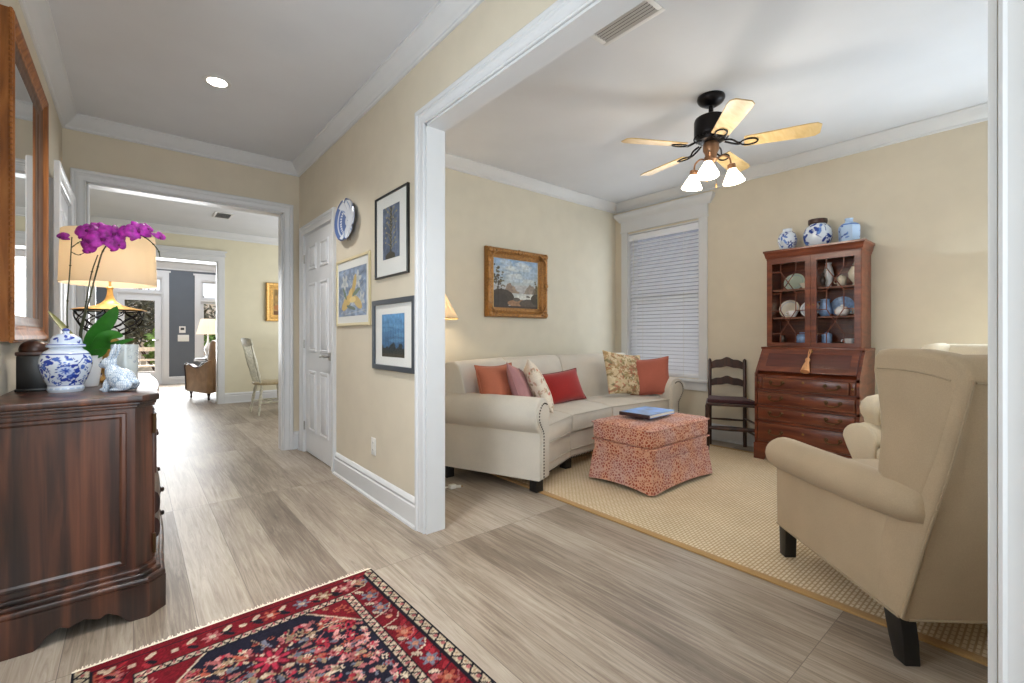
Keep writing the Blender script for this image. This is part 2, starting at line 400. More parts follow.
def sweep(bm, path, prof, fn, closed=False, side=1):
    """mitred moulding: path of 2D points, prof of (offset to the side, height); fn(x, y, h) -> 3D"""
    n = len(path); P2 = [Vector(p) for p in path]
    rings = []
    for i in range(n):
        segs = []
        if i > 0 or closed: segs.append((P2[i] - P2[i - 1]).normalized())
        if i < n - 1 or closed: segs.append((P2[(i + 1) % n] - P2[i]).normalized())
        ns = [Vector((-s.y, s.x)) * side for s in segs]
        m = ns[0] if len(ns) == 1 else (ns[0] + ns[1]) / (1 + ns[0].dot(ns[1]))
        rings.append([bm.verts.new(Vector(fn(P2[i].x + m.x * o, P2[i].y + m.y * o, h))) for o, h in prof])
    fs = []; k = len(prof)
    rng = range(n) if closed else range(n - 1)
    for i in rng:
        a, b = rings[i], rings[(i + 1) % n]
        for q in range(k):
            w = (q + 1) % k
            fs.append(bm.faces.new((a[q], a[w], b[w], b[q])))
    if not closed:
        fs.append(bm.faces.new(rings[0])); fs.append(bm.faces.new(list(reversed(rings[-1]))))
    bmesh.ops.recalc_face_normals(bm, faces=fs)

def obj(name, bm, mat, parent=None, smooth=40, kind=None, sub=0, loc=None, rot=None):
    me = bpy.data.meshes.new(name)
    if isinstance(bm, bmesh.types.BMesh):
        bm.normal_update(); bm.to_mesh(me); bm.free()
    else: me = bm
    me.materials.append(mat)
    if smooth and len(me.polygons):
        me.polygons.foreach_set('use_smooth', [True] * len(me.polygons))
        me.set_sharp_from_angle(angle=R(smooth))
    o = bpy.data.objects.new(name, me); COL.objects.link(o)
    if parent is not None: o.parent = parent
    if kind: o['kind'] = kind
    if sub:
        md = o.modifiers.new('subdivision', 'SUBSURF'); md.levels = sub; md.render_levels = sub
    if loc is not None: o.location = loc
    if rot is not None: o.rotation_euler = rot
    return o
def NB(): return bmesh.new()
def struct(name, bm, mat, parent=None, smooth=30):
    return obj(name, bm, mat, parent, smooth, None if parent else 'structure')
def thing(name, label, cat, loc=(0, 0, 0), rotz=0.0, group=None):
    o = bpy.data.objects.new(name, None); COL.objects.link(o)
    o.empty_display_size = 0.1
    o.location = loc; o.rotation_euler = (0, 0, rotz)
    o['label'] = label; o['category'] = cat
    if group: o['group'] = group
    return o
def tag(o, label, cat, group=None):
    o['label'] = label; o['category'] = cat
    if group: o['group'] = group
    return o
def dup(root, loc=None, rotz=None, label=None, group=None):
    """copy a thing with its parts and their sub-parts"""
    def rec(o, par):
        c = o.copy(); COL.objects.link(c)
        if par is not None: c.parent = par
        for ch in kids.get(o.name, []): rec(ch, c)
        return c
    kids = {}
    for o in COL.objects:
        if o.parent: kids.setdefault(o.parent.name, []).append(o)
    r = rec(root, None)
    if loc is not None: r.location = loc
    if rotz is not None: r.rotation_euler = (0, 0, rotz)
    if label: r['label'] = label
    if group: r['group'] = group
    return r
def plabel(o, label): o['label'] = label; return o

# ---------------- pattern canvas: what is printed, woven, painted or glazed on a surface
class Canvas:
    def __init__(s, w, h, nx, ny, bg, wrap=False):
        s.w, s.h, s.nx, s.ny, s.wrap = w, h, nx, ny, wrap
        s.U, s.V = np.meshgrid(np.linspace(0, w, nx, endpoint=not wrap), np.linspace(0, h, ny))
        s.C = np.tile(np.array(bg, float), (ny, nx, 1)); s.rng = np.random.default_rng(5)
    def du(s, cx):
        d = s.U - cx
        if s.wrap: d = (d + s.w / 2) % s.w - s.w / 2
        return d
    def put(s, mask, col, a=1.0):
        s.C[mask] = s.C[mask] * (1 - a) + np.array(col, float) * a
    def ell(s, cx, cy, rx, ry, col, rot=0.0, a=1.0):
        d, e = s.du(cx), s.V - cy
        c, q = math.cos(rot), math.sin(rot)
        s.put(((d * c + e * q) / rx) ** 2 + ((-d * q + e * c) / ry) ** 2 < 1, col, a)
    def rect(s, x0, x1, y0, y1, col, a=1.0): s.put((s.U >= x0) & (s.U <= x1) & (s.V >= y0) & (s.V <= y1), col, a)
    def dia(s, cx, cy, rx, ry, col, a=1.0): s.put(np.abs(s.du(cx)) / rx + np.abs(s.V - cy) / ry < 1, col, a)
    def line(s, pts, wd, col, a=1.0):
        for (x0, y0), (x1, y1) in zip(pts, pts[1:]):
            l2 = (x1 - x0) ** 2 + (y1 - y0) ** 2 + 1e-12
            d, e = s.du(x0), s.V - y0
            t = np.clip((d * (x1 - x0) + e * (y1 - y0)) / l2, 0, 1)
            s.put((d - t * (x1 - x0)) ** 2 + (e - t * (y1 - y0)) ** 2 < (wd / 2) ** 2, col, a)
    def flower(s, cx, cy, r, col, core, n=6, rot=0.0, a=1.0):
        d, e = s.du(cx), s.V - cy
        rad = np.hypot(d, e); th = np.arctan2(e, d)
        s.put(rad < r * (0.72 + 0.28 * np.cos(n * (th - rot))), col, a); s.put(rad < r * 0.34, core, a)
    def noise(s, amp, cells=24):
        k = s.rng.random((cells + 2, cells + 2)) - 0.5
        x = np.linspace(0, cells, s.nx); y = np.linspace(0, cells, s.ny)
        xi, yi = x.astype(int), y.astype(int); fx, fy = (x - xi)[None, :], (y - yi)[:, None]
        fx = fx * fx * (3 - 2 * fx); fy = fy * fy * (3 - 2 * fy)
        f = (k[np.ix_(yi, xi)] * (1 - fx) + k[np.ix_(yi, xi + 1)] * fx) * (1 - fy) + (k[np.ix_(yi + 1, xi)] * (1 - fx) + k[np.ix_(yi + 1, xi + 1)] * fx) * fy
        s.C = np.clip(s.C * (1 + amp * 2 * f[..., None]), 0, 255)
    def mottle(s, amp): s.C = np.clip(s.C * (1 + amp * (s.rng.random((s.ny, s.nx, 1)) - 0.5) * 2), 0, 255)
    def flat(s): return lin(np.clip(s.C, 0, 255)).reshape(-1, 3)

def grid_mesh(name, co, nx, ny, cols, wrap=False, extra=None):
    """co: (ny, nx, 3) points; cols: linear colours per point or None"""
    me = bpy.data.meshes.new(name)
    vs = co.reshape(-1, 3); idx = np.arange(nx * ny).reshape(ny, nx)
    if wrap: nxt = np.roll(idx, -1, axis=1)
    else: nxt = idx[:, 1:]; 
    base = idx if wrap else idx[:, :-1]
    q = np.stack([base[:-1], nxt[:-1], nxt[1:], base[1:]], -1).reshape(-1, 4)
    faces = [tuple(int(i) for i in f) for f in q]
    if extra: faces += extra
    me.from_pydata([tuple(map(float, v)) for v in vs], [], faces)
    if cols is not None:
        at = me.color_attributes.new('paint', 'FLOAT_COLOR', 'POINT')
        at.data.foreach_set('color', np.concatenate([cols, np.ones((len(cols), 1))], 1).astype(np.float32).ravel())
    me.update(); return me
def flat_canvas(name, cv, fn, mat, parent, smooth=0):
    """cv laid on a flat surface, fn(u, v) arrays -> (..., 3)"""
    co = fn(cv.U, cv.V)
    return obj(name, grid_mesh(name, co, cv.nx, cv.ny, cv.flat()), mat, parent, smooth)
def lathe_canvas(name, cv, prof, mat, parent, loc=(0, 0, 0), square=0.0):
    """turned vessel with the canvas wrapped round it; prof list of (r, z) sampled to cv.ny rows"""
    pr = np.array(prof, float); s = np.concatenate([[0], np.cumsum(np.hypot(np.diff(pr[:, 0]), np.diff(pr[:, 1])))])
    t = np.linspace(0, s[-1], cv.ny); r = np.interp(t, s, pr[:, 0]); z = np.interp(t, s, pr[:, 1])
    a = np.linspace(0, 2 * PI, cv.nx, endpoint=False)
    k = np.ones_like(a) if not square else 1 / np.maximum(np.abs(np.cos(((a + PI / square) % (2 * PI / square)) - PI / square)), 0.2) * math.cos(PI / square) * 1.05
    co = np.stack([r[:, None] * (np.cos(a) * k)[None] + loc[0], r[:, None] * (np.sin(a) * k)[None] + loc[1], np.repeat(z[:, None], cv.nx, 1) + loc[2]], -1)
    ex = [tuple(range(cv.nx - 1, -1, -1)), tuple(range(cv.nx * (cv.ny - 1), cv.nx * cv.ny))]
    return obj(name, grid_mesh(name, co, cv.nx, cv.ny, cv.flat(), True, ex), mat, parent, 50)

def pillow_points(w, h, t, n=26, pinch=0.10):
    u = np.linspace(-1, 1, n); X, Y = np.meshgrid(u, u)
    th = t / 2 * ((1 - np.abs(X) ** 2.6) * (1 - np.abs(Y) ** 2.6)) ** 0.55
    bx = X * w / 2 * (1 - pinch * (1 - Y ** 2) * np.abs(X) ** 2); by = Y * h / 2 * (1 - pinch * (1 - X ** 2) * np.abs(Y) ** 2)
    return X, Y, bx, by, th
def pillow(name, w, h, t, mat, label, loc, rot, cv=None, piping=None, sag=0.0, group=None):
    """throw pillow: the cover is one closed mesh, local x width, z height, y thickness"""
    n = cv.nx if cv else 26
    X, Y, bx, by, th = pillow_points(w, h, t, n)
    fr = np.stack([bx, -th, by], -1); bk = np.stack([bx, th, by], -1)
    root = thing(name, label, 'pillow', loc, 0, group); root.rotation_euler = rot
    co = np.concatenate([fr, bk[:, ::-1]], 0)
    me = bpy.data.meshes.new('cover')
    idx = np.arange(n * n).reshape(n, n); F = []
    for base, flip in ((0, False), (n * n, True)):
        for j in range(n - 1):
            for i in range(n - 1):
                f = (base + idx[j, i], base + idx[j, i + 1], base + idx[j + 1, i + 1], base + idx[j + 1, i])
                F.append(tuple(int(k) for k in (f[::-1] if flip else f)))
    pts = np.concatenate([fr.reshape(-1, 3), bk.reshape(-1, 3)], 0)
    me.from_pydata([tuple(map(float, p)) for p in pts], [], F)
    if cv:
        c = cv.flat(); c = np.concatenate([c, c], 0)
        at = me.color_attributes.new('paint', 'FLOAT_COLOR', 'POINT'); at.data.foreach_set('color', np.concatenate([c, np.ones((len(c), 1))], 1).astype(np.float32).ravel())
    bm = NB(); bm.from_mesh(me); bmesh.ops.remove_doubles(bm, verts=bm.verts, dist=0.0006); bmesh.ops.recalc_face_normals(bm, faces=bm.faces); bm.to_mesh(me); bm.free()
    obj('cover', me, mat, root, 70)
    if piping:
        e = [fr[0, i] for i in range(n)] + [fr[j, n - 1] for j in range(1, n)] + [fr[n - 1, i] for i in range(n - 2, -1, -1)] + [fr[j, 0] for j in range(n - 2, 0, -1)]
        b2 = NB(); tube(b2, [tuple(p) for p in e] + [tuple(e[0])], 0.005, 6); obj('piping', b2, piping, root)
    return root

# ================================================================== THE SETTING
CEIL = 2.755
XL, XR, XR2 = -0.41, 1.25, 1.36           # hall walls, sitting-room face of the shared wall
YE, YE2 = 4.765, 4.885                     # hall end wall
XW, YB = 4.74, 3.64                        # sitting room: window wall, back wall
YF = -0.60                                 # front wall of sitting room
YD = 8.64                                  # far wall of dining room
YG = 12.90                                 # far wall of family room

def boxes(name, mat, lst, kind='structure', parent=None):
    bm = NB()
    for b in lst: box(bm, *b)
    return struct(name, bm, mat, parent)
boxes('floor', M['floor'], [(-3.2, 5.4, -2.0, 13.1, -0.12, 0.0)])
boxes('ceiling', M['ceiling'], [(-3.2, 5.4, -2.0, 13.1, CEIL, CEIL + 0.1)])
# hall
boxes('wall_left', M['paint_tan'], [(XL - .12, XL, -1.5, YE2, 0, CEIL)])
boxes('wall_right', M['paint_tan'], [(XR, XR2, -1.5, 0.079, 0, CEIL), (XR, XR2, 0.079, 2.25, 2.27, CEIL), (XR, XR2, 2.25, 3.795, 0, CEIL),
                                     (XR, XR2, 3.795, 4.585, 2.04, CEIL), (XR, XR2, 4.585, YE, 0, CEIL)])
boxes('wall_end', M['paint_tan'], [(XL, -0.275, YE, YE2, 0, CEIL), (-0.275, 1.10, YE, YE2, 2.27, CEIL), (1.10, XR2 + .02, YE, YE2, 0, CEIL)])
boxes('wall_front', M['paint_tan'], [(XL - .12, XR2, -1.62, -1.5, 0, CEIL)])
# sitting room
boxes('wall_back', M['paint_cream'], [(XR2, XW + .12, YB, YB + .12, 0, CEIL)])
WY0, WY1, WZ0, WZ1 = 2.51, 3.45, 0.63, 2.36
boxes('wall_window', M['paint_tan'], [(XW, XW + .14, YF - .12, WY0, 0, CEIL), (XW, XW + .14, WY1, YB, 0, CEIL), (XW, XW + .14, WY0, WY1, 0, WZ0), (XW, XW + .14, WY0, WY1, WZ1, CEIL)])
boxes('wall_backdrop', plain('backdrop_grey', (140, 140, 150), .8), [(7.2, 7.4, -4, 10, -.2, 5.2)])  # added slab beyond the blind, darkens the gaps between its slats
boxes('wall_sitting_front', M['paint_tan'], [(XR2, XW, YF - .12, YF, 0, CEIL)])
# dining room
boxes('wall_dining_left', M['paint_yellow'], [(-1.42, -1.30, YE2, YD, 0, CEIL)])
boxes('wall_dining_near', M['paint_yellow'], [(-1.30, XL - .12, YE, YE2, 0, CEIL), (XR2 + .02, 3.6, YE, YE2, 0, CEIL)])
boxes('wall_dining_right', M['paint_yellow'], [(3.6, 3.72, YE2, YD, 0, CEIL)])
boxes('wall_dining_far', M['paint_yellow'], [(-1.42, -0.42, YD, YD + .12, 0, CEIL), (-0.42, 1.04, YD, YD + .12, 2.28, CEIL), (1.04, 3.72, YD, YD + .12, 0, CEIL)])
# family room
DX0, DX1 = -0.30, 0.52                     # glazed door
FX0, FX1 = 1.20, 2.10                      # family room window
boxes('wall_family_far', M['paint_gray'], [(-2.6, DX0, YG, YG + .14, 0, CEIL), (DX0, DX1, YG, YG + .14, 2.42, CEIL), (DX1, FX0, YG, YG + .14, 0, CEIL),
                                           (FX0, FX1, YG, YG + .14, 0, .55), (FX0, FX1, YG, YG + .14, 2.40, CEIL), (FX1, 4.2, YG, YG + .14, 0, CEIL)])
boxes('wall_family_left', M['paint_gray'], [(-2.72, -2.6, YD + .12, YG, 0, CEIL)])
boxes('wall_family_right', M['paint_gray'], [(4.2, 4.32, YD + .12, YG, 0, CEIL)])

# crown moulding
CROWN = [(0, 0), (.086, 0), (.086, -.012), (.078, -.016), (.070, -.030), (.052, -.050), (.036, -.072), (.024, -.080), (.018, -.086), (.018, -.098), (.012, -.104), (0, -.104)]
def crown(name, pts, closed=True, side=1):
    bm = NB(); sweep(bm, pts, CROWN, lambda x, y, h: (x, y, CEIL + h), closed, side); struct(name, bm, M['trim'])
crown('trim_1', [(XL, -1.5), (XR, -1.5), (XR, YE), (XL, YE)])
crown('trim_2', [(XR2, YF), (XW, YF), (XW, YB), (XR2, YB)])
crown('trim_3', [(-1.30, YE2), (3.6, YE2), (3.6, YD), (-1.30, YD)])
bm = NB(); sweep(bm, [(-2.6, YD + .12), (4.2, YD + .12), (4.2, YG), (-2.6, YG)], [(a * 1.5, b * 1.6) for a, b in CROWN], lambda x, y, h: (x, y, CEIL + h), True, 1); struct('trim_7', bm, M['trim'])
# baseboards
BASE = [(0, 0), (.018, 0), (.018, .118), (.012, .126), (.014, .134), (.016, .142), (.012, .152), (.006, .164), (0, .168)]
SHOE = [(.018, 0), (.030, 0), (.028, .012), (.018, .018)]
def baseboard(name, runs):
    bm = NB()
    for pts, side in runs:
        sweep(bm, pts, BASE, lambda x, y, h: (x, y, h), False, side)
        sweep(bm, pts, SHOE, lambda x, y, h: (x, y, h), False, side)
    struct(name, bm, M['trim'])
baseboard('baseboard_right', [([(XR, -1.5), (XR, -.014)], 1), ([(XR, 2.342), (XR, 3.705)], 1), ([(XR, 4.672), (XR, YE), (1.185, YE)], 1)])
baseboard('baseboard_left', [([(XL, 3.74), (XL, -1.5)], 1)])
baseboard('baseboard_sitting', [([(XR2, YF), (XW, YF), (XW, YB), (XR2, YB), (XR2, 2.345)], 1)])
baseboard('baseboard_dining', [([(3.6, YE2), (3.6, YD), (1.135, YD)], 1), ([(-.515, YD), (-1.30, YD), (-1.30, YE2)], 1)])
baseboard('baseboard_family', [([(2.20, YG), (4.2, YG)], -1), ([(.62, YG), (1.10, YG)], -1)])

CAS = [(0, 0), (0, .012), (.006, .017), (.012, .013), (.018, .013), (.040, .016), (.046, .020), (.058, .020), (.062, .026), (.078, .029), (.086, .024), (.086, 0)]
def casing(bm, u0, u1, top, fn, z0=0.0, prof=CAS):
    """moulded frame round an opening: up one side, across, down the other"""
    sweep(bm, [(u0, z0), (u0, top), (u1, top), (u1, z0)], prof, fn, False, 1)
def jamb(bm, u0, u1, top, d0, d1, fn, t=.012):
    for a in ((u0, u0 + t, 0, top), (u1 - t, u1, 0, top), (u0, u1, top - t, top)):
        prism(bm, [(a[0], a[2]), (a[1], a[2]), (a[1], a[3]), (a[0], a[3])], d0, d1, fn)
# wide cased opening between hall and sitting room (white jambs, both faces cased)
bm = NB()
fnR = lambda u, v, h: (XR - h, u, v)
fnR2 = lambda u, v, h: (XR2 + h, u, v)
casing(bm, 0.075, 2.254, 2.274, fnR); casing(bm, 0.075, 2.254, 2.274, fnR2)
jamb(bm, 0.077, 2.252, 2.272, XR - .003, XR2 + .003, lambda u, v, d: (d, u, v))
struct('trim_4', bm, M['trim'])
# cased opening at the end of the hall
bm = NB()
fnE = lambda u, v, h: (u, YE - h, v); fnE2 = lambda u, v, h: (u, YE2 + h, v)
casing(bm, -.279, 1.104, 2.274, fnE); casing(bm, -.279, 1.104, 2.274, fnE2)
jamb(bm, -.277, 1.102, 2.272, YE - .003, YE2 + .003, lambda u, v, d: (u, d, v))
struct('trim_5', bm, M['trim'])
# opening from dining room to family room, with a deep head and cap
bm = NB()
FLATC = [(0, 0), (0, .018), (.09, .018), (.09, 0)]
fnD = lambda u, v, h: (u, YD - h, v)
casing(bm, -.424, 1.044, 2.284, fnD, 0, FLATC)
jamb(bm, -.422, 1.042, 2.282, YD - .003, YD + .123, lambda u, v, d: (u, d, v))
box(bm, -.52, 1.14, YD - .026, YD, 2.374, 2.43)
box(bm, -.545, 1.165, YD - .045, YD, 2.43, 2.452)
box(bm, -.53, 1.15, YD - .034, YD, 2.366, 2.384)
struct('trim_6', bm, M['trim'])

# panelled doors
def panel_door(name, fn, u0, u1, z1, lever_u, lever_dir, mat, cased):
    """fn(u, v, h): u along the wall, v up, h out of the wall towards the hall"""
    bm = NB(); prism(bm, [(u0, .012), (u1, .012), (u1, z1), (u0, z1)], -.045, -.006, fn)
    d = struct(name, bm, mat); w = u1 - u0; st = .115 * w / .78
    c = (u0 + u1) / 2
    bm = NB()
    for (a, b) in ((.22, .78), (.95, 1.58), (1.70, 1.93)):
        for (p, q) in ((u0 + st, c - .055), (c + .055, u1 - st)):
            # sunk moulding with a raised field
            sweep(bm, [(p, a), (q, a), (q, b), (p, b)], [(0, -.006), (.004, .001), (.018, .003), (.026, -.003), (.026, -.006)], fn, True, 1)
            x0, x1, y0, y1 = p + .038, q - .038, a + .038, b - .038
            prism(bm, [(x0, y0), (x1, y0), (x1, y1), (x0, y1)], -.006, .003, fn, .004)
    obj('door_panel', bm, mat, d)
    bm = NB(); casing(bm, u0 - .006, u1 + .006, z1 + .006, fn, 0)
    prism(bm, [(u0 - .006, 0), (u0, 0), (u0, z1), (u0 - .006, z1)], -.1, .002, fn)
    prism(bm, [(u1, 0), (u1 + .006, 0), (u1 + .006, z1), (u1, z1)], -.1, .002, fn)
    prism(bm, [(u0 - .006, z1), (u1 + .006, z1), (u1 + .006, z1 + .006), (u0 - .006, z1 + .006)], -.1, .002, fn)
    obj('door_casing', bm, M['trim'], d, 30)
    bm = NB(); z = .925
    prism(bm, [(lever_u - .032, z - .034), (lever_u + .032, z - .034), (lever_u + .032, z + .034), (lever_u - .032, z + .034)], -.006, .004, fn, .003)
    tube(bm, [fn(lever_u, z, 0), fn(lever_u, z, .05)], .011, 10)
    tube(bm, curve_pts([fn(lever_u - lever_dir * .005, z, .05), fn(lever_u + lever_dir * .05, z + .004, .052), fn(lever_u + lever_dir * .105, z - .004, .046)], 5), .009, 8)
    obj('lever_handle', bm, M['nickel'], d)
    for zz in (.25, 1.02, 1.82):
        bm = NB(); hu = u0 - .002 if lever_u > c else u1 + .002
        tube(bm, [fn(hu, zz - .04, .004), fn(hu, zz + .04, .004)], .007, 8)
        obj('hinge', bm, M['nickel'], d)
    return d
# u runs along +y for the right wall; the lever is on the near stile
panel_door('door_1', fnR, 3.80, 4.58, 2.035, 3.862, 1, M['door'], True)
fnL = lambda u, v, h: (XL + h, u, v)
panel_door('door_2', lambda u, v, h: fnL(u, v, h + .052), 3.85, 4.58, 2.035, 3.91, 1, M['door'], True)

# ---- sitting-room window
w1 = NB()
for a in ((WY0, WY0 + .014, WZ0, WZ1), (WY1 - .014, WY1, WZ0, WZ1), (WY0, WY1, WZ1 - .014, WZ1), (WY0, WY1, WZ0, WZ0 + .014)): box(w1, XW - .002, XW + .14, *a)
w1 = struct('window_1', w1, M['trim'])
bm = NB()
def flat_board(bm, y0, y1, z0, z1, t): box(bm, XW - t, XW, y0, y1, z0, z1, bev=.002, seg=1)
flat_board(bm, WY0 - .09, WY0 + .006, .60, 2.39, .020); flat_board(bm, WY1 - .006, WY1 + .085, .60, 2.39, .020)
flat_board(bm, WY0 - .095, WY1 + .09, 2.39, 2.52, .024)
HEADC = [(0, 2.515), (.024, 2.515), (.030, 2.53), (.045, 2.55), (.068, 2.58), (.072, 2.60), (.072, 2.615), (0, 2.615)]
sweep(bm, [(XW, WY1 + .095), (XW - .0001, WY1 + .095), (XW - .0001, WY0 - .10), (XW, WY0 - .10)], HEADC, lambda x, y, h: (x, y, h), False, -1)
box(bm, XW - .031, XW, WY0 - .098, WY1 + .093, 2.378, 2.396)
obj('window_casing', bm, M['trim'], w1, 30)
bm = NB(); box(bm, XW - .055, XW + .05, WY0 - .11, WY1 + .095, .592, .622, bev=.006); box(bm, XW - .02, XW, WY0 - .09, WY1 + .08, .50, .592, bev=.003)
obj('window_sill', bm, M['trim'], w1, 30)
bm = NB(); m = (WZ0 + WZ1) / 2 + .05
for (z0, z1, x) in ((WZ0 + .014, m, .085), (m, WZ1 - .014, .105)):
    for a in ((WY0 + .014, WY0 + .06, z0, z1), (WY1 - .06, WY1 - .014, z0, z1), (WY0 + .06, WY1 - .06, z0, z0 + .045), (WY0 + .06, WY1 - .06, z1 - .045, z1)): box(bm, XW + x, XW + x + .02, *a)
obj('window_sash', bm, M['trim'], w1, 30)
bm = NB(); box(bm, XW + .105, XW + .108, WY0 + .06, WY1 - .06, WZ0 + .05, WZ1 - .05); obj('window_pane', bm, M['winglass'], w1, 0)
# slatted blind inside the reveal
bl = thing('window_blind', 'white slatted wooden blind lowered over the sitting room window', 'blind', (XW + .045, (WY0 + WY1) / 2, WZ0 + .02))
by0, by1 = WY0 + .022 - (WY0 + WY1) / 2, WY1 - .022 - (WY0 + WY1) / 2
bh = WZ1 - .02 - (WZ0 + .02)
bm = NB(); box(bm, -.035, .03, by0, by1, bh - .06, bh - .002, bev=.004); box(bm, -.042, -.036, by0 - .004, by1 + .004, bh - .075, bh, bev=.002); obj('head_rail', bm, M['blind'], bl)
bm = NB(); ns = 37; pitch = (bh - .10) / ns
for k in range(ns):
    z = .035 + k * pitch
    box(bm, -.025, .025, by0, by1, z - .0015, z + .0015, rot=Matrix.Rotation(R(-46), 3, 'Y'), pivot=(0, 0, z))
obj('slats', bm, M['blind'], bl, 0)
bm = NB(); box(bm, -.022, .022, by0, by1, -.005, .018, bev=.004); obj('bottom_rail', bm, M['blind'], bl)
for yy in (by0 + .18, 0.02, by1 - .18):
    bm = NB(); tube(bm, [(-.026, yy, 0), (-.026, yy, bh - .06)], .0016, 6); tube(bm, [(.026, yy, 0), (.026, yy, bh - .06)], .0016, 6); obj('ladder_cord', bm, M['cord'], bl)
bm = NB(); tube(bm, [(-.045, by1 - .06, bh - .05), (-.047, by1 - .06, bh - .62)], .004, 8); obj('tilt_wand', bm, M['plastic'], bl)

# ---- family room: glazed door with transom, window with transom
def light_frame(bm, u0, u1, z0, z1, t, y0, y1):
    for a in ((u0, u0 + t, z0, z1), (u1 - t, u1, z0, z1), (u0 + t, u1 - t, z0, z0 + t), (u0 + t, u1 - t, z1 - t, z1)): box(bm, a[0], a[1], y0, y1, a[2], a[3])
bm = NB(); light_frame(bm, DX0, DX1, 0, 2.42, .03, YG - .002, YG + .14); box(bm, DX0, DX1, YG, YG + .1, 2.03, 2.08)
d3 = struct('door_3', bm, M['trim'])
bm = NB(); u0, u1 = DX0 + .032, DX1 - .032
box(bm, u0, u0 + .12, YG + .04, YG + .085, .01, 2.03); box(bm, u1 - .12, u1, YG + .04, YG + .085, .01, 2.03)
box(bm, u0 + .12, u1 - .12, YG + .04, YG + .085, .01, .30); box(bm, u0 + .12, u1 - .12, YG + .04, YG + .085, 1.88, 2.03)
obj('door_leaf', bm, M['door'], d3)
bm = NB(); box(bm, u0 + .12, u1 - .12, YG + .06, YG + .066, .30, 1.88); box(bm, DX0 + .05, DX1 - .05, YG + .06, YG + .066, 2.09, 2.38); obj('door_glass', bm, M['winglass'], d3, 0)
bm = NB(); light_frame(bm, DX0 + .03, DX1 - .03, 2.08, 2.39, .035, YG + .05, YG + .08); obj('transom_frame', bm, M['trim'], d3)
bm = NB(); tube(bm, [(u1 - .06, YG + .04, 1.0), (u1 - .06, YG - .01, 1.0)], .012, 8); tube(bm, [(u1 - .06, YG - .01, 1.0), (u1 - .17, YG - .012, 1.0)], .009, 8); obj('door_handle', bm, M['nickel'], d3)
bm = NB()
fnG = lambda u, v, h: (u, YG - h, v)
sweep(bm, [(DX0, 0), (DX0, 2.42), (DX1, 2.42), (DX1, 0)], [(0, 0), (0, .02), (.10, .02), (.10, 0)], fnG, False, 1); box(bm, DX0 - .13, DX1 + .13, YG - .035, YG, 2.52, 2.56)
obj('door_casing', bm, M['trim'], d3, 30)
bm = NB(); light_frame(bm, FX0, FX1, .55, 2.40, .03, YG - .002, YG + .14); box(bm, FX0, FX1, YG, YG + .1, 1.90, 1.96)
w2 = struct('window_2', bm, M['trim'])
bm = NB(); light_frame(bm, FX0 + .03, FX1 - .03, .58, 1.90, .05, YG + .05, YG + .08); light_frame(bm, FX0 + .03, FX1 - .03, 1.96, 2.37, .035, YG + .05, YG + .08); obj('window_sash', bm, M['trim'], w2)
bm = NB(); box(bm, FX0 + .07, FX1 - .07, YG + .06, YG + .066, .62, 1.86); box(bm, FX0 + .06, FX1 - .06, YG + .06, YG + .066, 1.99, 2.34); obj('window_pane', bm, M['winglass'], w2, 0)
bm = NB(); sweep(bm, [(FX0, .50), (FX0, 2.40), (FX1, 2.40), (FX1, .50)], [(0, 0), (0, .02), (.10, .02), (.10, 0)], fnG, False, 1); box(bm, FX0 - .13, FX1 + .13, YG - .035, YG, 2.50, 2.54)
box(bm, FX0 - .12, FX1 + .12, YG - .05, YG, .50, .545); obj('window_casing', bm, M['trim'], w2, 30)

# ---- outside the family room
boxes('ground', M['patio'], [(-9, 9, YG + .14, 26, -.20, -.10)])
def shrub(name, label, c, r, hgt, mat, n, cat='shrub'):
    t = thing(name, label, cat, (c[0], c[1], -.10))
    bm = NB(); rg = random.Random(int(c[0] * 100 + c[1] * 10))
    for k in range(n):
        a, e = rg.uniform(0, 2 * PI), rg.uniform(-.6, 1) ; q = rg.uniform(.35, 1.0)
        p = Vector((math.cos(a) * r * q * math.sqrt(max(0, 1 - e * e)), math.sin(a) * r * q * math.sqrt(max(0, 1 - e * e)), hgt * .55 + e * hgt * .45 * q))
        s = rg.uniform(.08, .16)
        d = Vector((rg.gauss(0, 1), rg.gauss(0, 1), rg.gauss(0, .7))).normalized(); u = d.orthogonal().normalized(); w = d.cross(u)
        vs = [bm.verts.new(p + d * (s * i) + u * (s * .45 * j) + w * (.01 * (1 - abs(i)))) for i, j in ((-1, 0), (0, -1), (1, 0), (0, 1))]
        bm.faces.new(vs)
    obj('foliage', bm, mat, t, 0)
    bm = NB()
    for k in range(5):
        a = k * 1.3; tube(bm, [(0.04 * math.cos(a), .04 * math.sin(a), 0), (r * .5 * math.cos(a), r * .5 * math.sin(a), hgt * .6)], [.03, .01], 6)
    obj('stems', bm, M['chairwood'], t)
shrub('garden_shrub', 'leafy green shrub seen through the glass door, nearest the doorpost', (0.85, 16.0), .62, 1.55, M['foliage'], 900)
shrub('garden_shrub', 'brown-leaved bush behind the pale garden bench outside the glass door', (-0.55, 16.3), .62, 1.75, M['foliage2'], 900)
shrub('garden_shrub', 'tall green shrub outside the family room window', (2.35, 16.2), .75, 1.9, M['foliage'], 1200)
shrub('garden_tree', 'dark bushy tree in the garden beyond the patio shrubs', (0.6, 19.4), 2.2, 2.8, M['foliage2'], 2600, 'tree')
gf = thing('backdrop_fence', 'tall weathered board fence added to hide the bright sky behind the shrubs', 'fence', (0, 22.5, -.10))  # added backdrop that covers bright sky beyond the garden
bm = NB(); [box(bm, -7 + k * .2, -6.81 + k * .2, -.02, .02, 0, 2.6) for k in range(70)]; obj('boards', bm, M['patio'], gf, 0)
bm = NB(); box(bm, -7, 7, .02, .06, .5, .6); box(bm, -7, 7, .02, .06, 1.9, 2.0); obj('rail', bm, M['patio'], gf, 0)
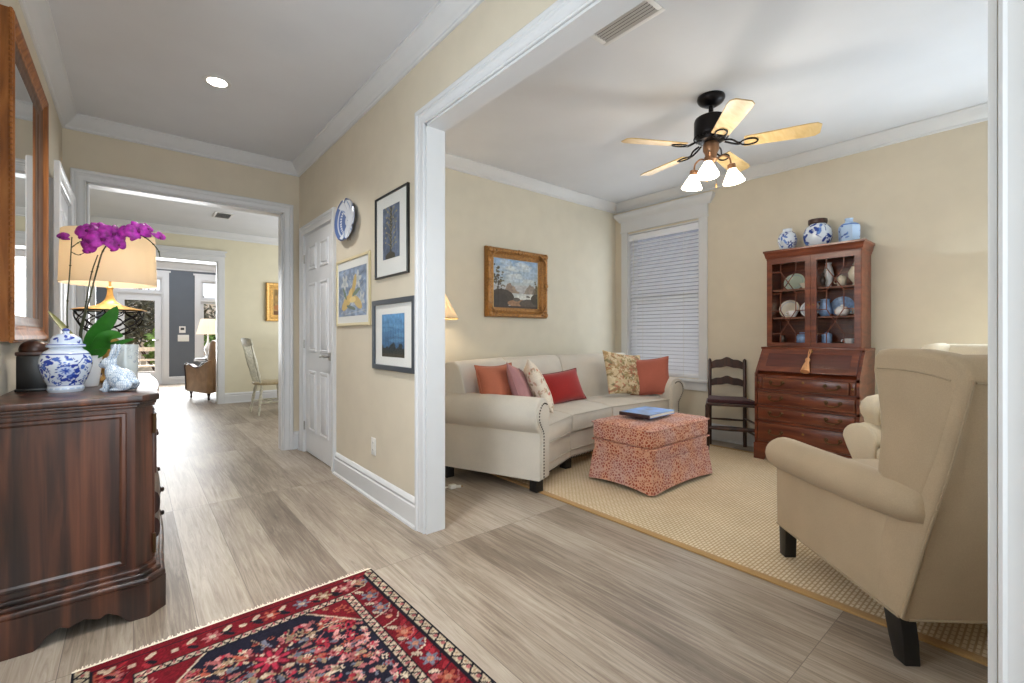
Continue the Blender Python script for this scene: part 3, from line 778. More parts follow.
gb = thing('garden_bench', 'pale wooden garden bench on the patio outside the glass door', 'bench', (0.12, 14.7, -.10))
bm = NB(); [box(bm, -.65, .65, -.2 + k * .1, -.12 + k * .1, .42, .45) for k in range(4)]; obj('seat', bm, M['benchwood'], gb)
bm = NB(); box(bm, -.65, .65, .2, .23, .80, .90); box(bm, -.65, .65, .2, .23, .55, .60); obj('back_rail', bm, M['benchwood'], gb)
for sx in (-.6, .6):
    for sy in (-.17, .20):
        bm = NB(); box(bm, sx - .03, sx + .03, sy - .03, sy + .03, 0, .42 if sy < 0 else .88); obj('leg', bm, M['benchwood'], gb)

# ================================================================== SITTING ROOM: sofa
rug = thing('area_rug', 'large beige basket-weave sisal rug under the sitting room seating', 'rug', (2.18, 1.40, 0))
bm = NB(); box(bm, .04, 2.24, -1.66, 1.86, 0, .008); obj('weave', bm, M['sisal'], rug, 0)
bm = NB()
for a in ((0, .045, -1.70, 1.90), (2.235, 2.28, -1.70, 1.90), (.045, 2.235, -1.70, -1.655), (.045, 2.235, 1.855, 1.90)): box(bm, *a, 0, .0095, bev=.003)
obj('binding', bm, M['sisal_band'], rug)

SO = Vector((3.05, 2.95))
so = thing('sofa', 'cream linen curved sofa with rolled arms and bronze nailheads, against the back wall', 'sofa', (SO.x, SO.y, 0))
ang = [R(22), R(6), R(-5)]; LEN = [.51, .615, .82]
pB = Vector((2.75, 2.565))
ee = [Vector((math.cos(a), math.sin(a))) for a in ang]; nn = [Vector((-math.sin(a), math.cos(a))) for a in ang]
pA = pB - ee[0] * LEN[0]; pC = pB + ee[1] * LEN[1]; pD = pC + ee[2] * LEN[2]
org = [pA, pB, pC]
kB, kC = math.tan(R(8)), math.tan(R(5.5))
def s_rng(k, d): return ((0, LEN[0] + kB * d), (-kB * d, LEN[1] + kC * d), (-kC * d, LEN[2]))[k]
def sec(k):
    def f(s, d, z):
        p = org[k] + ee[k] * s + nn[k] * d - SO
        return Vector((p.x, p.y, z))
    return f
def sofa_block(name, k, poly, gap, mat, bev, seg=3, parent=so, ext=0.0):
    bm = NB(); f = sec(k); e0, e1 = (ext if k == 0 else 0), (ext if k == 2 else 0)
    a = [bm.verts.new(f(s_rng(k, d)[0] + gap - e0, d, z)) for d, z in poly]; b = [bm.verts.new(f(s_rng(k, d)[1] - gap + e1, d, z)) for d, z in poly]
    fs = [bm.faces.new(a), bm.faces.new(list(reversed(b)))]; n = len(poly)
    for i in range(n):
        j = (i + 1) % n; fs.append(bm.faces.new((a[j], a[i], b[i], b[j])))
    bmesh.ops.recalc_face_normals(bm, faces=fs)
    if bev: bmesh.ops.bevel(bm, geom=list({e for f_ in fs[:2] for e in f_.edges} | {e for e in bm.edges if e.calc_face_angle(0) > R(50)}), offset=bev, segments=seg, profile=.5, affect='EDGES', clamp_overlap=True)
    return obj(name, bm, mat, parent, 50)
for k in range(3):
    sofa_block('base_rail', k, [(0, .095), (0, .305), (.52, .305), (.52, .095)], 0, M['sofa'], .006)
    c = sofa_block('seat_cushion', k, [(-.02, .31), (-.024, .39), (-.02, .455), (.10, .472), (.30, .478), (.60, .462), (.60, .31)], .004, M['sofa'], .022, 3)
    f = sec(k)
    bm = NB()
    for z in (.452, .325):
        tube(bm, curve_pts([f(s_rng(k, 0)[0] + .02, -.020, z - .004), f(s_rng(k, 0)[0] + .06, -.026, z), f(s_rng(k, 0)[1] - .06, -.026, z), f(s_rng(k, 0)[1] - .02, -.020, z - .004)], 4), .0045, 6)
    obj('welt', bm, M['sofaseam'], c)
    sofa_block('back_section', k, [(.53, .40), (.575, .62), (.62, .80), (.645, .868), (.70, .903), (.77, .896), (.82, .85), (.85, .75), (.85, .095), (.53, .095)], .002, M['sofa'], .016, 3, ext=.148)
    bm = NB(); s0, s1 = s_rng(k, 0)
    tube(bm, [f(s0, -.004, .165), f(s1, -.004, .165)], .006, 8); tube(bm, [f(s0, -.004, .115), f(s1, -.004, .115)], .005, 8)
    obj('base_welt', bm, M['sofaseam'], so)
    bm = NB(); q = int((s1 - s0) / .022)
    for i in range(q):
        p = f(s0 + (i + .5) * (s1 - s0) / q, -.002, .102); n3 = Vector((-nn[k].x, -nn[k].y, 0))
        lathe(bm, [(.0068, 0), (.005, .004), (.0015, .0058)], 8, p, True, n3.to_track_quat('Z', 'Y').to_matrix())
    obj('nailhead_trim', bm, M['nail'], so)
def sofa_arm(o, e, n):
    def f(w, z, d):
        p = o + e * w + n * d - SO
        return Vector((p.x, p.y, z))
    cw, cz, r = .108, .545, .122
    arc = [(cw + r * math.cos(R(t)), cz + r * math.sin(R(t))) for t in range(178, -64, -11)]
    poly = [(0, .095), (0, .48)] + arc + [(.152, .425), (.150, .40), (.150, .095)]
    bm = NB(); prism(bm, poly, -.035, .84, f, .014, 3)
    a = obj('arm', bm, M['sofa'], so, 45)
    # front facing, a little proud, with piping and nails round its outer line
    ri = r - .026
    arc2 = [(cw + ri * math.cos(R(t)), cz + ri * math.sin(R(t))) for t in range(178, -46, -11)]
    pol2 = [(.02, .105), (.018, .50)] + arc2 + [(.134, .425), (.130, .40), (.130, .105)]
    bm = NB(); prism(bm, pol2, -.046, -.03, f, .006, 2); obj('arm_facing', bm, M['sofa'], a, 45)
    line = [(cw + (ri - .012) * math.cos(R(t)), cz + (ri - .012) * math.sin(R(t))) for t in range(120, -40, -10)] + [(.122, .43), (.117, .40), (.117, .11)]
    pts = [Vector((p[0], p[1])) for p in line]; out = [pts[0]]; acc = 0
    for p, q in zip(pts, pts[1:]):
        L = (q - p).length; t = .0215 - acc
        while t < L: out.append(p + (q - p) * (t / L)); t += .0215
        acc = (L - (t - .0215))
    bm = NB(); n3 = Vector((-n.x, -n.y, 0)); mt = n3.to_track_quat('Z', 'Y').to_matrix()
    for p in out: lathe(bm, [(.0072, 0), (.0055, .004), (.0015, .0062)], 8, f(p.x, p.y, -.046), True, mt)
    obj('nailhead_trim', bm, M['nail'], a)
sofa_arm(pA, -ee[0], nn[0]); sofa_arm(pD, ee[2], nn[2])
def foot_at(p, z0=0.0):
    z0 = .0099 if (p.x + .035 > 2.18 and p.y - .035 < 3.30) else 0.0; p = p - SO; bm = NB(); box(bm, p.x - .035, p.x + .035, p.y - .035, p.y + .035, z0, .098, bev=.004); obj('foot', bm, M['blackleg'], so)
foot_at(pA - ee[0] * .10 + nn[0] * .02); foot_at(pA - ee[0] * .10 + nn[0] * .78); foot_at(pB + nn[1] * .05, .008); foot_at(pB + nn[1] * .80, .0); foot_at(pC + nn[1] * .05, .008)
foot_at(pC + nn[1] * .80); foot_at(pD + ee[2] * .08 + nn[2] * .02, .008); foot_at(pD + ee[2] * .08 + nn[2] * .78)

def floral(n, seed, bg, pal, w=.5, cnt=90):
    cv = Canvas(w, w, n, n, bg); rg = random.Random(seed)
    for i in range(cnt):
        x, y = rg.uniform(0, w), rg.uniform(0, w); c = rg.choice(pal); r = rg.uniform(.010, .030)
        if rg.random() < .4: cv.flower(x, y, r * 1.2, c, rg.choice(pal), rg.choice((5, 6)), rg.uniform(0, 2), .85)
        else: cv.ell(x, y, r * 1.3, r * .5, c, rg.uniform(0, 3), .8)
        if rg.random() < .3: cv.line([(x, y), (x + rg.uniform(-.05, .05), y + rg.uniform(-.05, .05))], .004, rg.choice(pal), .7)
    cv.mottle(.04); return cv
def seat_pt(k, s, d, z): p = org[k] + ee[k] * s + nn[k] * d; return (p.x, p.y, z)
pillow('throw_pillow', .44, .42, .16, M['terracotta'], 'terracotta square pillow leaning in the corner behind the rolled left arm of the sofa', seat_pt(0, .075, .425, .672), (R(-14), R(0), R(12)), None, M['terracotta'])
pillow('throw_pillow', .42, .42, .14, M['mauve'], 'dusty mauve pillow tucked between the terracotta and the ivory floral pillows', seat_pt(0, .235, .305, .662), (R(-22), R(10), R(36)), None, M['mauve'])
pillow('throw_pillow', .46, .46, .15, M['painted_cloth'], 'ivory floral pillow leaning beside the red lumbar pillow', seat_pt(0, .365, .225, .668), (R(-24), R(12), R(52)), floral(90, 17, (224, 212, 196), [(190, 150, 130), (206, 178, 150), (200, 120, 104), (176, 160, 130), (214, 196, 170), (150, 136, 110)], .5, 70))
pillow('lumbar_pillow', .66, .315, .14, M['red'], 'long bright red lumbar pillow in the middle of the sofa', seat_pt(1, .375, .41, .612), (R(-22), R(-3), R(4)), None, M['redtrim'])
pillow('throw_pillow', .54, .47, .16, M['painted_cloth'], 'tan and rose floral square pillow on the right seat of the sofa', seat_pt(2, .560, .33, .700), (R(-20), R(7), R(-10)), floral(110, 9, (212, 192, 158), [(170, 112, 86), (186, 150, 110), (160, 142, 100), (190, 126, 104), (226, 212, 182), (150, 124, 92), (130, 122, 92), (200, 180, 140), (222, 206, 172)], .5, 340))
pillow('throw_pillow', .42, .40, .15, M['coral'], 'coral square pillow leaning against the inside of the right sofa arm', seat_pt(2, .775, .19, .668), (R(-14), R(-6), R(-58)), None, M['coral'])

# ---- ottoman with the book
ot = thing('ottoman', 'coral leopard-print skirted ottoman standing on the sisal rug', 'ottoman', (3.09, 2.03, .009))
def skirt_poly(x, y): return [(-x, -y), (x, -y), (x, y), (-x, y)]
OX, OY = .385, .25
bm = NB(); box(bm, -OX - .012, OX + .012, -OY - .012, OY + .012, .305, .455, bev=.035, seg=4)
for v in bm.verts:
    if v.co.z > .44: v.co.z += .022 * max(0, 1 - (v.co.x / OX) ** 2) * max(0, 1 - (v.co.y / OY) ** 2)
obj('seat_cushion', bm, M['leopard'], ot, 50)
bm = NB(); box(bm, -OX, OX, -OY, OY, .20, .31, bev=.012); obj('body', bm, M['leopard'], ot)
bm = NB()
for z in (.306, .436):
    tube(bm, [(-OX - .006, -OY - .013, z), (OX + .006, -OY - .013, z), (OX + .013, -OY - .006, z), (OX + .013, OY + .006, z), (OX + .006, OY + .013, z), (-OX - .006, OY + .013, z), (-OX - .013, OY + .006, z), (-OX - .013, -OY - .006, z), (-OX - .006, -OY - .013, z)], .005, 6)
obj('welt', bm, M['leopard'], ot)
def skirt_side(a, b, nrm):
    """one flat skirt panel flaring out below, lifted a little in the middle, split by a pleat at the corner"""
    a, b, nrm = Vector(a), Vector(b), Vector(nrm); nx, nz = 24, 8; bm = NB()
    def sheet(off):
        vs = []
        for j in range(nz + 1):
            t = j / nz; row = []
            for i in range(nx + 1):
                u = i / nx; g = .010 * t * (1 if True else 0)
                s = (g) + (1 - 2 * g) * u
                p = a.lerp(b, s); fl = .004 + .026 * t * t
                ed = 2 * u - 1
                lat = (b - a).normalized() * (ed * .022 * t * t)
                z = .222 - t * (.222 - (.012 + .022 * (1 - ed * ed)))
                row.append(bm.verts.new((p.x + nrm.x * (fl + off) + lat.x, p.y + nrm.y * (fl + off) + lat.y, z)))
            vs.append(row)
        return vs
    A, B = sheet(.006), sheet(0)
    for j in range(nz):
        for i in range(nx):
            bm.faces.new((A[j][i], A[j + 1][i], A[j + 1][i + 1], A[j][i + 1])); bm.faces.new((B[j][i], B[j][i + 1], B[j + 1][i + 1], B[j + 1][i]))
    for j in range(nz):
        bm.faces.new((A[j][0], B[j][0], B[j + 1][0], A[j + 1][0])); bm.faces.new((A[j][nx], A[j + 1][nx], B[j + 1][nx], B[j][nx]))
    for i in range(nx):
        bm.faces.new((A[nz][i], B[nz][i], B[nz][i + 1], A[nz][i + 1])); bm.faces.new((A[0][i], A[0][i + 1], B[0][i + 1], B[0][i]))
    bmesh.ops.recalc_face_normals(bm, faces=bm.faces)
    obj('skirt_panel', bm, M['leopard'], ot, 60)
skirt_side((-OX, -OY), (OX, -OY), (0, -1)); skirt_side((OX, -OY), (OX, OY), (1, 0)); skirt_side((OX, OY), (-OX, OY), (0, 1)); skirt_side((-OX, OY), (-OX, -OY), (-1, 0))
for sx in (-1, 1):
    for sy in (-1, 1):
        bm = NB(); tube(bm, [(sx * (OX - .004), sy * (OY - .004), .215), (sx * (OX + .014), sy * (OY + .014), .012)], [.012, .020], 10); obj('corner_pleat', bm, M['leopard'], ot)
for sx in (-1, 1):
    for sy in (-1, 1):
        bm = NB(); lathe(bm, [(.016, 0), (.022, .10), (.024, .21)], 10, (sx * (OX - .05), sy * (OY - .05), 0)); obj('foot', bm, M['blackleg'], ot)
bk = thing('book', 'hardback book with a blue cover and dark spine lying on the ottoman', 'book', (3.085, 2.065, .487), R(3))
bm = NB(); box(bm, -.175, .185, -.125, .125, .003, .024); obj('pages', bm, M['paper'], bk, 0)
bm = NB(); box(bm, -.182, .19, -.13, .13, .024, .0275, bev=.001, seg=1); box(bm, -.182, .19, -.13, .13, 0, .003, bev=.001, seg=1); obj('cover', bm, M['bookcover'], bk)
bm = NB(); box(bm, -.188, -.176, -.13, .13, 0, .0275, bev=.003); obj('spine', bm, M['bookspine'], bk)

# ================================================================== wing chairs
def wing_chair(name, label, loc, rotz, mat, seam, legm, lobed=False, group=None, drop=0.0):
    """local: +y forwards, x across; the back rakes backwards"""
    t = thing(name, label, 'armchair', loc, rotz, group)
    W = .37
    fx = lambda y, z, d: (d, y, z)
    # back: raked slab with a rolled top
    back = [(-.395, .14), (-.48, .42), (-.565, .70), (-.640, .955), (-.640, .985), (-.615, 1.018), (-.575, 1.034), (-.535, 1.026), (-.50, .995), (-.46, .90), (-.40, .72), (-.33, .50), (-.30, .40), (-.28, .14)]
    bm = NB(); prism(bm, back, -W + .003, W - .003, fx, .022, 3)
    b = obj('backrest', bm, mat, t, 45)
    for sgn in (-1, 1):
        if lobed: wp = [(-.50, .60), (-.60, .90), (-.612, .975), (-.58, 1.02), (-.50, 1.04), (-.36, 1.03), (-.28, .98), (-.22, .90), (-.10, .80), (.16, .745), (.30, .735), (.352, .715), (.372, .675), (.360, .635), (.325, .60), (.30, .50), (-.10, .48), (-.46, .52)]
        else: wp = [(-.47, .53), (-.545, .72), (-.600, .90), (-.615, .975), (-.596, 1.014), (-.54, 1.036), (-.46, 1.046), (-.34, 1.046), (-.292, 1.040), (-.272, 1.015), (-.268, .965), (-.285, .90), (-.300, .82), (-.302, .74), (-.292, .66), (-.288, .61), (-.32, .575), (-.40, .545)]
        bm = NB(); x0, x1 = sorted((sgn * W, sgn * (W - .085))); prism(bm, wp, x0, x1, fx, .024, 3)
        w = obj('wing', bm, mat, t, 45)
        sp = [(-.395, .145), (.385, .145), (.390, .42), (.385, .50), (-.40, .545), (-.50, .52)]
        bm = NB(); x0, x1 = sorted((sgn * (W - .004), sgn * (W - .10))); prism(bm, sp, x0, x1, fx, .014, 3)
        obj('side_panel', bm, mat, t, 45)
        # rolled arm
        bm = NB(); cx = sgn * (W - .030)
        L = [(-.492, .552, .030), (-.480, .550, .054), (-.40, .540, .068), (-.2, .527, .074), (.1, .512, .078), (.32, .505, .080), (.37, .504, .078), (.392, .504, .068), (.403, .504, .045), (.406, .504, .012)]
        tube(bm, [(cx, y, z) for y, z, r in L], [r for y, z, r in L], 20)
        for v in bm.verts: v.co.x = cx + (v.co.x - cx) * 1.12
        a = obj('arm', bm, mat, t, 60)
        bm = NB(); ring = [] if lobed else [(cx + .068 * math.cos(R(q)), .393, .504 + .064 * math.sin(R(q))) for q in range(0, 361, 20)]
        if ring: tube(bm, ring, .004, 6); obj('arm_welt', bm, seam, a)
        if lobed:
            bm = NB(); fc = [(W - .105, .145), (W + .002, .145), (W + .004, .36), (W + .040, .44), (W + .062, .50)] + [(W - .022 + .084 * math.cos(R(q)), .505 + .080 * math.sin(R(q))) for q in range(0, 181, 15)] + [(W - .105, .46)]
            prism(bm, [(sgn * a_, b_) for a_, b_ in fc], .370, .412, lambda u, v, d: (u, d, v), .012, 3); obj('arm_facing', bm, mat, a, 50)
        # welts along side panel and back edges
        bm = NB(); xo = sgn * (W + .001)
        tube(bm, [(xo - sgn * .006, y, z) for y, z in [(.380, .150), (-.39, .150)]], .0045, 6)
        tube(bm, curve_pts([(xo - sgn * .010, y, z) for y, z in [(-.397, .15), (-.48, .42), (-.528, .56)]], 5), .0045, 6)
        tube(bm, curve_pts([(sgn * (W - .012), y, z) for y, z in [(-.50, .49), (-.572, .70), (-.636, .93), (-.640, .965)]], 6), .0032, 6)
        tube(bm, curve_pts([(sgn * (W + .0005), y, z) for y, z in [(-.585, .958), (-.50, .972), (-.40, .978), (-.30, .976)]], 5), .003, 6)
        obj('welt', bm, seam, t)
    bm = NB(); tube(bm, [(-W + .03, -.398, .145), (W - .03, -.398, .145)], .0045, 6); obj('lower_welt', bm, seam, b); bm = NB(); tube(bm, curve_pts([(-W + .02, -.640, .955), (0, -.645, .96), (W - .02, -.640, .955)], 4), .0035, 6); obj('back_welt', bm, seam, b)
    bm = NB(); box(bm, -W + .10, W - .10, -.34, .395, .145, .33, bev=.012); obj('seat_base', bm, mat, t)
    bm = NB(); box(bm, -W + .105, W - .105, -.30, .42, .33, .47, bev=.035, seg=4)
    for v in bm.verts:
        if v.co.z > .45: v.co.z += .02 * max(0, 1 - (v.co.x / .26) ** 2)
    obj('seat_cushion', bm, mat, t, 50)
    for sx in (-1, 1):
        bm = NB()
        prism(bm, [(-.024, 0), (.022, 0), (.030, .15), (-.032, .15)], -.028, .028, lambda u, v, d: (sx * .325 + d, .355 + u, v), .004)
        obj('leg', bm, legm, t)
        bm = NB()
        dz = drop if sx < 0 else 0.0
        prism(bm, [(-.060, -dz), (-.012, -dz), (.012, .05), (.040, .15), (-.040, .15), (-.056, .06)], -.026, .026, lambda u, v, d: (sx * .325 + d, -.335 + u, v), .004)
        obj('leg', bm, legm, t)
    return t
fdir = math.degrees(math.atan2(.74, .68)) - 90
wing_chair('wing_armchair', 'beige rolled-arm wing armchair on dark legs, its back to the camera, by the right jamb', (2.50, .386, .0099), R(fdir), M['wing'], M['wingseam'], M['blackleg'], drop=.0099)
c2 = wing_chair('wing_armchair', 'cream wing armchair beyond the beige one, beside the secretary desk', (3.517, .309, .0099), R(76), M['wing_pale'], M['wingseam'], M['blackleg'], lobed=True)
# tufting seams of that chair's back, and the fluffy throw pillow in it
fp = pillow('fluffy_pillow', .36, .26, .16, M['fur'], 'fluffy cream pillow in the seat of the far armchair', (3.36, .52, .585), (R(-24), 0, R(-50)))

# ================================================================== secretary desk
SX, SY0, SY1 = 4.27, 0.985, 1.750
sec_d = thing('secretary_desk', 'tall mahogany secretary desk with glazed bookcase top and slant front', 'secretary desk', (4.49, (SY0 + SY1) / 2, .0))
OXs, OYs = 4.49, (SY0 + SY1) / 2
def lb(bm, x0, x1, y0, y1, z0, z1, **k): box(bm, x0 - OXs, x1 - OXs, y0 - OYs, y1 - OYs, z0, z1, **k)
lf = lambda u, v, d: (u - OXs, d - OYs, v)          # profile in x,z extruded along y
XB = 4.72
bm = NB()
case = [(SX, .13), (SX, .765), (SX + .012, .775), (4.435, .985), (XB, .985), (XB, .13)]
prism(bm, case, SY0, SY0 + .02, lf); prism(bm, case, SY1 - .02, SY1, lf)
prism(bm, [(SX + .018, .14), (SX + .018, .755), (SX + .03, .765), (4.445, .972), (XB, .972), (XB, .14)], SY0 + .02, SY1 - .02, lf)
for z in (.745, .618, .482, .348, .158): lb(bm, SX, SX + .03, SY0, SY1, z - .008, z + .010)
lb(bm, SX - .008, XB, SY0 - .008, SY1 + .008, .128, .15, bev=.005)
lb(bm, 4.415, XB, SY0 - .004, SY1 + .004, .978, .998, bev=.004)
obj('desk_case', bm, M['mahog'], sec_d, 30)
# bracket feet with ogee cut-outs
for (y0, y1, s) in ((SY1 - .17, SY1 + .006, 1), (SY0 - .006, SY0 + .17, -1)):
    ya, yb = (y1, y0) if s > 0 else (y0, y1)
    bm = NB()
    pol = [(ya, .0099), (ya - s * .085, .0099), (ya - s * .095, .03), (ya - s * .105, .055), (ya - s * .13, .07), (ya - s * .16, .10), (yb, .13), (ya, .13)]
    prism(bm, pol, SX - .008, SX + .022, lambda u, v, d: (d - OXs, u - OYs, v), .003)
    obj('bracket_foot', bm, M['mahog'], sec_d)
    bm = NB()
    pol = [(SX - .006, 0), (SX + .08, 0), (SX + .10, .05), (SX + .16, .10), (SX + .18, .13), (XB - .18, .13), (XB - .14, .09), (XB - .08, 0), (XB, 0), (XB, .13), (SX - .006, .13)]
    y_ = ya - s * .02
    prism(bm, [(SX - .006, .0099), (SX + .08, .0099), (SX + .10, .05), (SX + .16, .10), (SX + .18, .13), (SX - .006, .13)], min(ya, y_), max(ya, y_), lf); prism(bm, [(XB - .18, .13), (XB - .14, .09), (XB - .08, 0), (XB, 0), (XB, .13)], min(ya, y_), max(ya, y_), lf)
    obj('foot_return', bm, M['mahog'], sec_d)
# slant fall
dvec = Vector((4.435 - SX - .012, .985 - .775)); sl = dvec.length; dvec /= sl; nvec = Vector((-dvec.y, dvec.x))
def fallfn(u, v, d):   # u along y, v up the slope, d outwards
    return (SX + .012 + dvec.x * v + nvec.x * d - OXs, u - OYs, .775 + dvec.y * v + nvec.y * d)
bm = NB(); prism(bm, [(SY0 + .022, .008), (SY1 - .022, .008), (SY1 - .022, sl - .01), (SY0 + .022, sl - .01)], -.004, .012, fallfn, .003)
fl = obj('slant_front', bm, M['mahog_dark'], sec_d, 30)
bm = NB()
for a in ((SY0 + .028, SY1 - .028, .014, .060), (SY0 + .028, SY1 - .028, sl - .062, sl - .016), (SY0 + .028, SY0 + .075, .06, sl - .062), (SY1 - .075, SY1 - .028, .06, sl - .062)): prism(bm, [(a[0], a[2]), (a[1], a[2]), (a[1], a[3]), (a[0], a[3])], .010, .0135, fallfn)
obj('crossband', bm, M['mahog'], fl, 30)
ky = OYs - .02
bm = NB(); lathe(bm, [(.012, 0), (.012, .003), (.004, .006)], 12, fallfn(ky, sl - .035, .012), True, Vector((nvec.x, 0, nvec.y)).to_track_quat('Z', 'Y').to_matrix()); tube(bm, [fallfn(ky, sl - .035, .014), fallfn(ky, sl - .035, .04)], .003, 6); obj('key', bm, M['brass'], fl)
def swan_pull(bm, y, z, x, w=.095):
    for s in (-1, 1):
        lathe(bm, [(.016, 0), (.016, .003), (.007, .006), (.007, .016), (.010, .02)], 12, (x - OXs, y + s * w / 2 - OYs, z), True, Vector((-1, 0, 0)).to_track_quat('Z', 'Y').to_matrix())
    tube(bm, curve_pts([(x - .018 - OXs, y - w / 2 - OYs, z), (x - .024 - OXs, y - w * .42 - OYs, z - .020), (x - .026 - OXs, y - OYs, z - .028), (x - .024 - OXs, y + w * .42 - OYs, z - .020), (x - .018 - OXs, y + w / 2 - OYs, z)], 5), .0055, 8)
zs = [.745, .618, .482, .348, .158]
for i in range(4):
    z1, z0 = zs[i] - .012, zs[i + 1] + .014
    y0, y1 = (SY0 + .065, SY1 - .065) if i == 0 else (SY0 + .026, SY1 - .026)
    bm = NB(); lb(bm, SX - .001, SX + .30, y0, y1, z0, z1, bev=.004)
    d = obj('drawer', bm, M['mahog'], sec_d)
    bm = NB()
    for a in ((y0 + .006, y1 - .006, z0 + .006, z0 + .011), (y0 + .006, y1 - .006, z1 - .011, z1 - .006), (y0 + .006, y0 + .011, z0 + .011, z1 - .011), (y1 - .011, y1 - .006, z0 + .011, z1 - .011)): lb(bm, SX - .0035, SX + .002, *a)
    obj('cock_bead', bm, M['mahog_in'], d, 0)
    for yy in (y0 + .145, y1 - .145) if i else (y0 + .115, y1 - .115):
        bm = NB(); swan_pull(bm, yy, (z0 + z1) / 2 + .012, SX - .001); obj('pull', bm, M['bronze_pull'], d)
    bm = NB(); lathe(bm, [(.010, 0), (.010, .002), (.003, .003)], 12, (SX - .001 - OXs, 0, (z0 + z1) / 2 + .025), True, Vector((-1, 0, 0)).to_track_quat('Z', 'Y').to_matrix()); obj('escutcheon', bm, M['brass'], d)
for (y0, y1) in ((SY0 + .024, SY0 + .058), (SY1 - .058, SY1 - .024)):
    bm = NB(); lb(bm, SX - .002, SX + .25, y0, y1, .634, .731, bev=.003); lo = obj('fall_support', bm, M['mahog'], sec_d)
    bm = NB(); lathe(bm, [(.004, 0), (.004, .01), (.009, .014), (.006, .022)], 10, (SX - .002 - OXs, (y0 + y1) / 2 - OYs, .685), True, Vector((-1, 0, 0)).to_track_quat('Z', 'Y').to_matrix()); obj('knob', bm, M['brass'], lo)
# bookcase
UX, UY0, UY1, UZ0, UZ1 = 4.435, 1.010, 1.708, .998, 1.80
bm = NB()
lb(bm, UX, XB, UY0, UY0 + .018, UZ0, UZ1); lb(bm, UX, XB, UY1 - .018, UY1, UZ0, UZ1); lb(bm, XB - .012, XB, UY0 + .018, UY1 - .018, UZ0, UZ1); lb(bm, UX + .02, XB - .012, UY0 + .018, UY1 - .018, UZ0, UZ0 + .018); lb(bm, UX, XB - .012, UY0 + .018, UY1 - .018, UZ1 - .03, UZ1)
up = obj('bookcase_case', bm, M['mahog'], sec_d, 30)
CORN = [(0, 1.775), (.004, 1.775), (.006, 1.792), (.012, 1.800), (.015, 1.815), (.020, 1.838), (.027, 1.846), (.027, 1.862), (0, 1.862)]
bm = NB(); sweep(bm, [(XB, UY1), (UX, UY1), (UX, UY0), (XB, UY0)], CORN, lambda x, y, h: (x - OXs, y - OYs, h), False, -1); lb(bm, UX - .02, XB, UY0 - .02, UY1 + .02, 1.845, 1.860)
obj('cornice', bm, M['mahog'], sec_d, 30)
SH = (1.262, 1.510)
for z in SH:
    bm = NB(); lb(bm, UX + .035, XB - .013, UY0 + .019, UY1 - .019, z - .014, z); obj('shelf', bm, M['mahog_in'], sec_d, 30)
um = (UY0 + UY1) / 2
for (y0, y1) in ((um + .001, UY1 - .002), (UY0 + .002, um - .001)):
    z0, z1 = UZ0 + .006, UZ1 - .02; fw = .042
    bm = NB()
    for a in ((y0, y0 + fw, z0, z1), (y1 - fw, y1, z0, z1), (y0 + fw, y1 - fw, z0, z0 + fw * .8), (y0 + fw, y1 - fw, z1 - fw, z1)): lb(bm, UX - .014, UX + .006, *a)
    d = obj('door', bm, M['mahog'], sec_d, 30)
    a, b, c, e = y0 + fw, y1 - fw, z0 + fw * .8, z1 - fw
    bm = NB(); lb(bm, UX - .004, UX - .001, a, b, c, e); obj('glass', bm, M['cabglass'], d, 0)
    w, h = b - a, e - c; P_ = lambda u, v: (UX - .008 - OXs, a + u * w - OYs, c + v * h)
    bm = NB()
    segs = [[(0, .89), (.27, .89), (.27, 1)], [(1, .89), (.73, .89), (.73, 1)], [(.27, .89), (.73, .62)], [(.73, .89), (.27, .62)], [(.27, .62), (.27, .40)], [(.73, .62), (.73, .40)], [(0, .62), (.27, .62)], [(1, .62), (.73, .62)],
            [(.27, .40), (.73, .11)], [(.73, .40), (.27, .11)], [(0, .11), (.27, .11), (.27, 0)], [(1, .11), (.73, .11), (.73, 0)], [(0, .40), (.27, .40)], [(1, .40), (.73, .40)]]
    for sg in segs:
        for p, q in zip(sg, sg[1:]): tube(bm, [P_(*p), P_(*q)], .0042, 6)
    obj('glazing_bars', bm, M['mahog'], d)
    bm = NB(); yk = y0 + .02 if y1 > um + .1 else y1 - .02
    lathe(bm, [(.007, 0), (.007, .003), (.003, .005)], 10, (UX - .014 - OXs, yk - OYs, 1.36), True, Vector((-1, 0, 0)).to_track_quat('Z', 'Y').to_matrix()); obj('escutcheon', bm, M['brass'], d)

tas = thing('tassel', 'peach silk tassel hanging from the key of the slant-front desk', 'tassel', (0, 0, 0))
kp = Vector(fallfn(ky, sl - .035, .034)) + Vector((OXs, OYs, 0))
tas.scale = (1.3, 1.3, 1.3); tas.rotation_euler = (0, math.atan2(dvec.x, dvec.y), 0); tas.location = kp - Vector((dvec.x, 0, dvec.y)) * .224 + Vector((nvec.x, 0, nvec.y)) * .009
bm = NB(); tube(bm, [(0, .004, .172), (0, .005, .150), (0, .001, .105)], .003, 6); tube(bm, [(0, -.004, .172), (0, -.005, .150), (0, -.001, .105)], .003, 6); obj('loop_cord', bm, M['tassel'], tas)
bm = NB(); lathe(bm, [(.004, .108), (.012, .100), (.014, .088), (.009, .078), (.010, .074)], 14); obj('head', bm, M['tassel'], tas)
bm = NB(); lathe(bm, [(.010, .076), (.016, .05), (.022, .02), (.025, 0.004), (.024, 0.0)], 22)
for v in bm.verts:
    a = math.atan2(v.co.y, v.co.x); k = 1 + .06 * math.cos(a * 11); v.co.x *= k; v.co.y *= k
obj('fringe', bm, M['tassel'], tas, 30)

